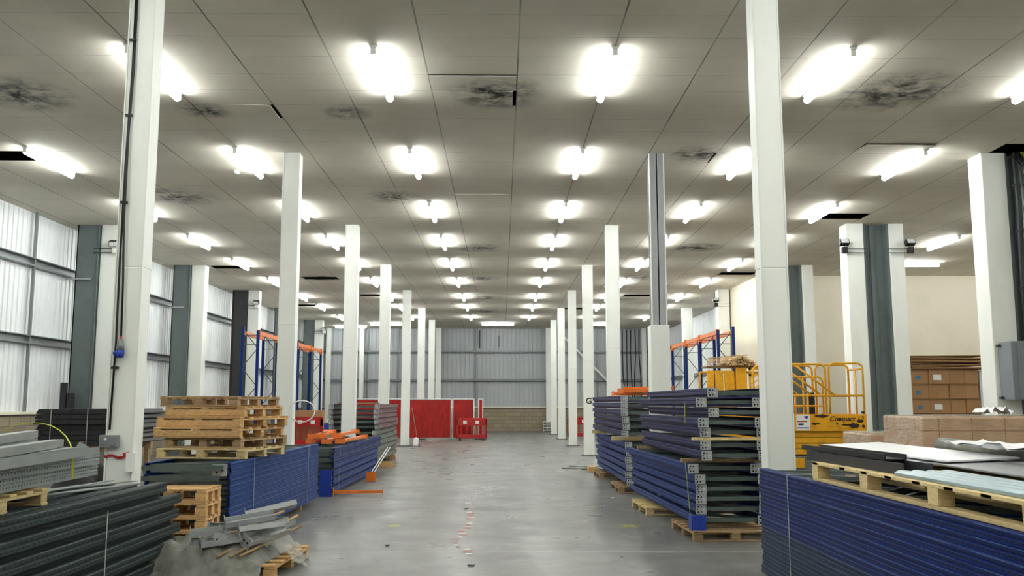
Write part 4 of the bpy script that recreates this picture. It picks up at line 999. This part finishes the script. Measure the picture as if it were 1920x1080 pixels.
for i in range(9):
    for j in range(7): vs.append((i*.05,j*.05,.05*math.sin(i*2.4)*math.cos(j*2.1)+.04*math.sin(math.pi*i/8)+.03))
mb.add(vs,[(i*7+j,(i+1)*7+j,(i+1)*7+j+1,i*7+j+1) for i in range(8) for j in range(6)],sm=True)
one('plastic_film','scrunched white film on top of the tall wrapped block','plastic film',mb,M['paper'],None,0,(6.25,11.8,1.46))

# ------------------------------------------------------------------ electrical cabinet and cables at the right edge
t = thing('electrical_cabinet','grey electrical cabinet fixed to the right edge column','electrical cabinet',(8.5,15.05,1.66))
MB().box((0,0,0),(1.1,.4,.98)).build('body', M['cabinet'], t, .012)
MB().box((.1,-.02,.02),(1.08,0,.96)).build('door', M['cabinet'], t, .008)
MB().box((.2,-.024,.9),(.3,-.02,.93)).build('blue_badge', M['bluetag'], t)
for z in (.02,.9): MB().box((-.06,.3,z),(.02,.36,z+.04)).build('fixing_lug', M['steel_dark'], t)
t = thing('cable_riser','bundle of black and zinc conduits up the right edge column','cables',(8.95,15.35,2.66))
for k, (x, m, r_) in enumerate(((.0,'steel_dark',.025),(.08,'galv',.022),(.15,'galv',.018),(.24,'black',.03),(.32,'black',.035),(.4,'galv',.03),(.47,'black',.03))):
    MB().tube([(x,0,0),(x+jit(.02),0,1.2),(x+jit(.03),-.02,2.4),(x,0,3.3)],r_,8).build('conduit', M[m], t)
MB().tube([(-.1,-.1,0),(.02,-.1,.35),(.16,-.08,.8),(.2,-.08,1.6),(.1,-.06,3.3)],.012,6).build('earth_wire', M['cable_yg'], t)
MB().tube([(-.07,-.1,0),(.06,-.1,.35),(.19,-.08,.8),(.23,-.08,1.6),(.13,-.06,3.3)],.012,6).build('earth_wire', M['cable_yg'], t)
for z in (.9,1.9,2.7): MB().box((-.05,-.03,z),(.5,.03,z+.025)).build('cable_clip', M['steel_dark'], t)
mb = MB()
for k in range(14):
    a = [(-.05+.05*k,jit(.05),3.28),(.1+.03*k+jit(.1),-.15+jit(.05),2.95+jit(.12)),(.1+.035*k,-.05,2.3),(.12+.03*k,-.03,1.4+jit(.3))]
    mb.tube(a,.022,6)
mb.build('loose_cable', M['black'], t)

# ------------------------------------------------------------------ marks on the floor
def star(x, y, r_, lab, rz=0):
    pts = []
    for k in range(12):
        a = 2*math.pi*k/12; q = r_*(1 if k%2==0 else .35)*(1+.3*math.sin(k*3.1+x)); pts.append((q*math.cos(a),q*math.sin(a),0))
    return one('paint_mark', lab, 'paint mark', MB().add(pts,[tuple(range(12))]), M['paint_y'], None, 0, (x,y,.002), (0,0,rz))
star(-1.42,12.3,.16,'faint yellow paint mark on the floor left of the aisle')
star(1.68,12.25,.22,'yellow star shaped paint mark on the floor right of the aisle')
random.seed(2); mb = MB()
for k in range(34):
    f_ = k/33; y = 15.2-5.2*f_; x = -.52+.06*math.sin(f_*4)+.04*jit(1)
    if k > 28: x += .05*(k-28)
    if random.random() < .8:
        a, b = .04+jit(.015), .05+jit(.02)
        mb.add([(x-a,y-b,.003),(x+a,y-b*.8,.003),(x+a*.9,y+b,.003),(x-a*.8,y+b*.9,.003)],[(0,1,2,3)],k%2)
one('hazard_tape','worn red and white tape remains on the aisle floor','floor tape',mb,[M['tape_r'],M['tape_w']])
for k, (x,y) in enumerate(((.63,19.1),(-.55,14.2),(.3,24.),(-.3,9.3),(1.9,15.8),(-1.3,10.6))):
    one('litter_scrap','small dark scrap of litter on the aisle floor','litter',MB().box((-.03,-.02,0),(.04,.02,.012)),M['steel_dark'] if k%2 else M['paper'],'scraps of litter on the aisle floor',.003,(x,y,.0),(0,0,k))
bpy.context.view_layer.update()
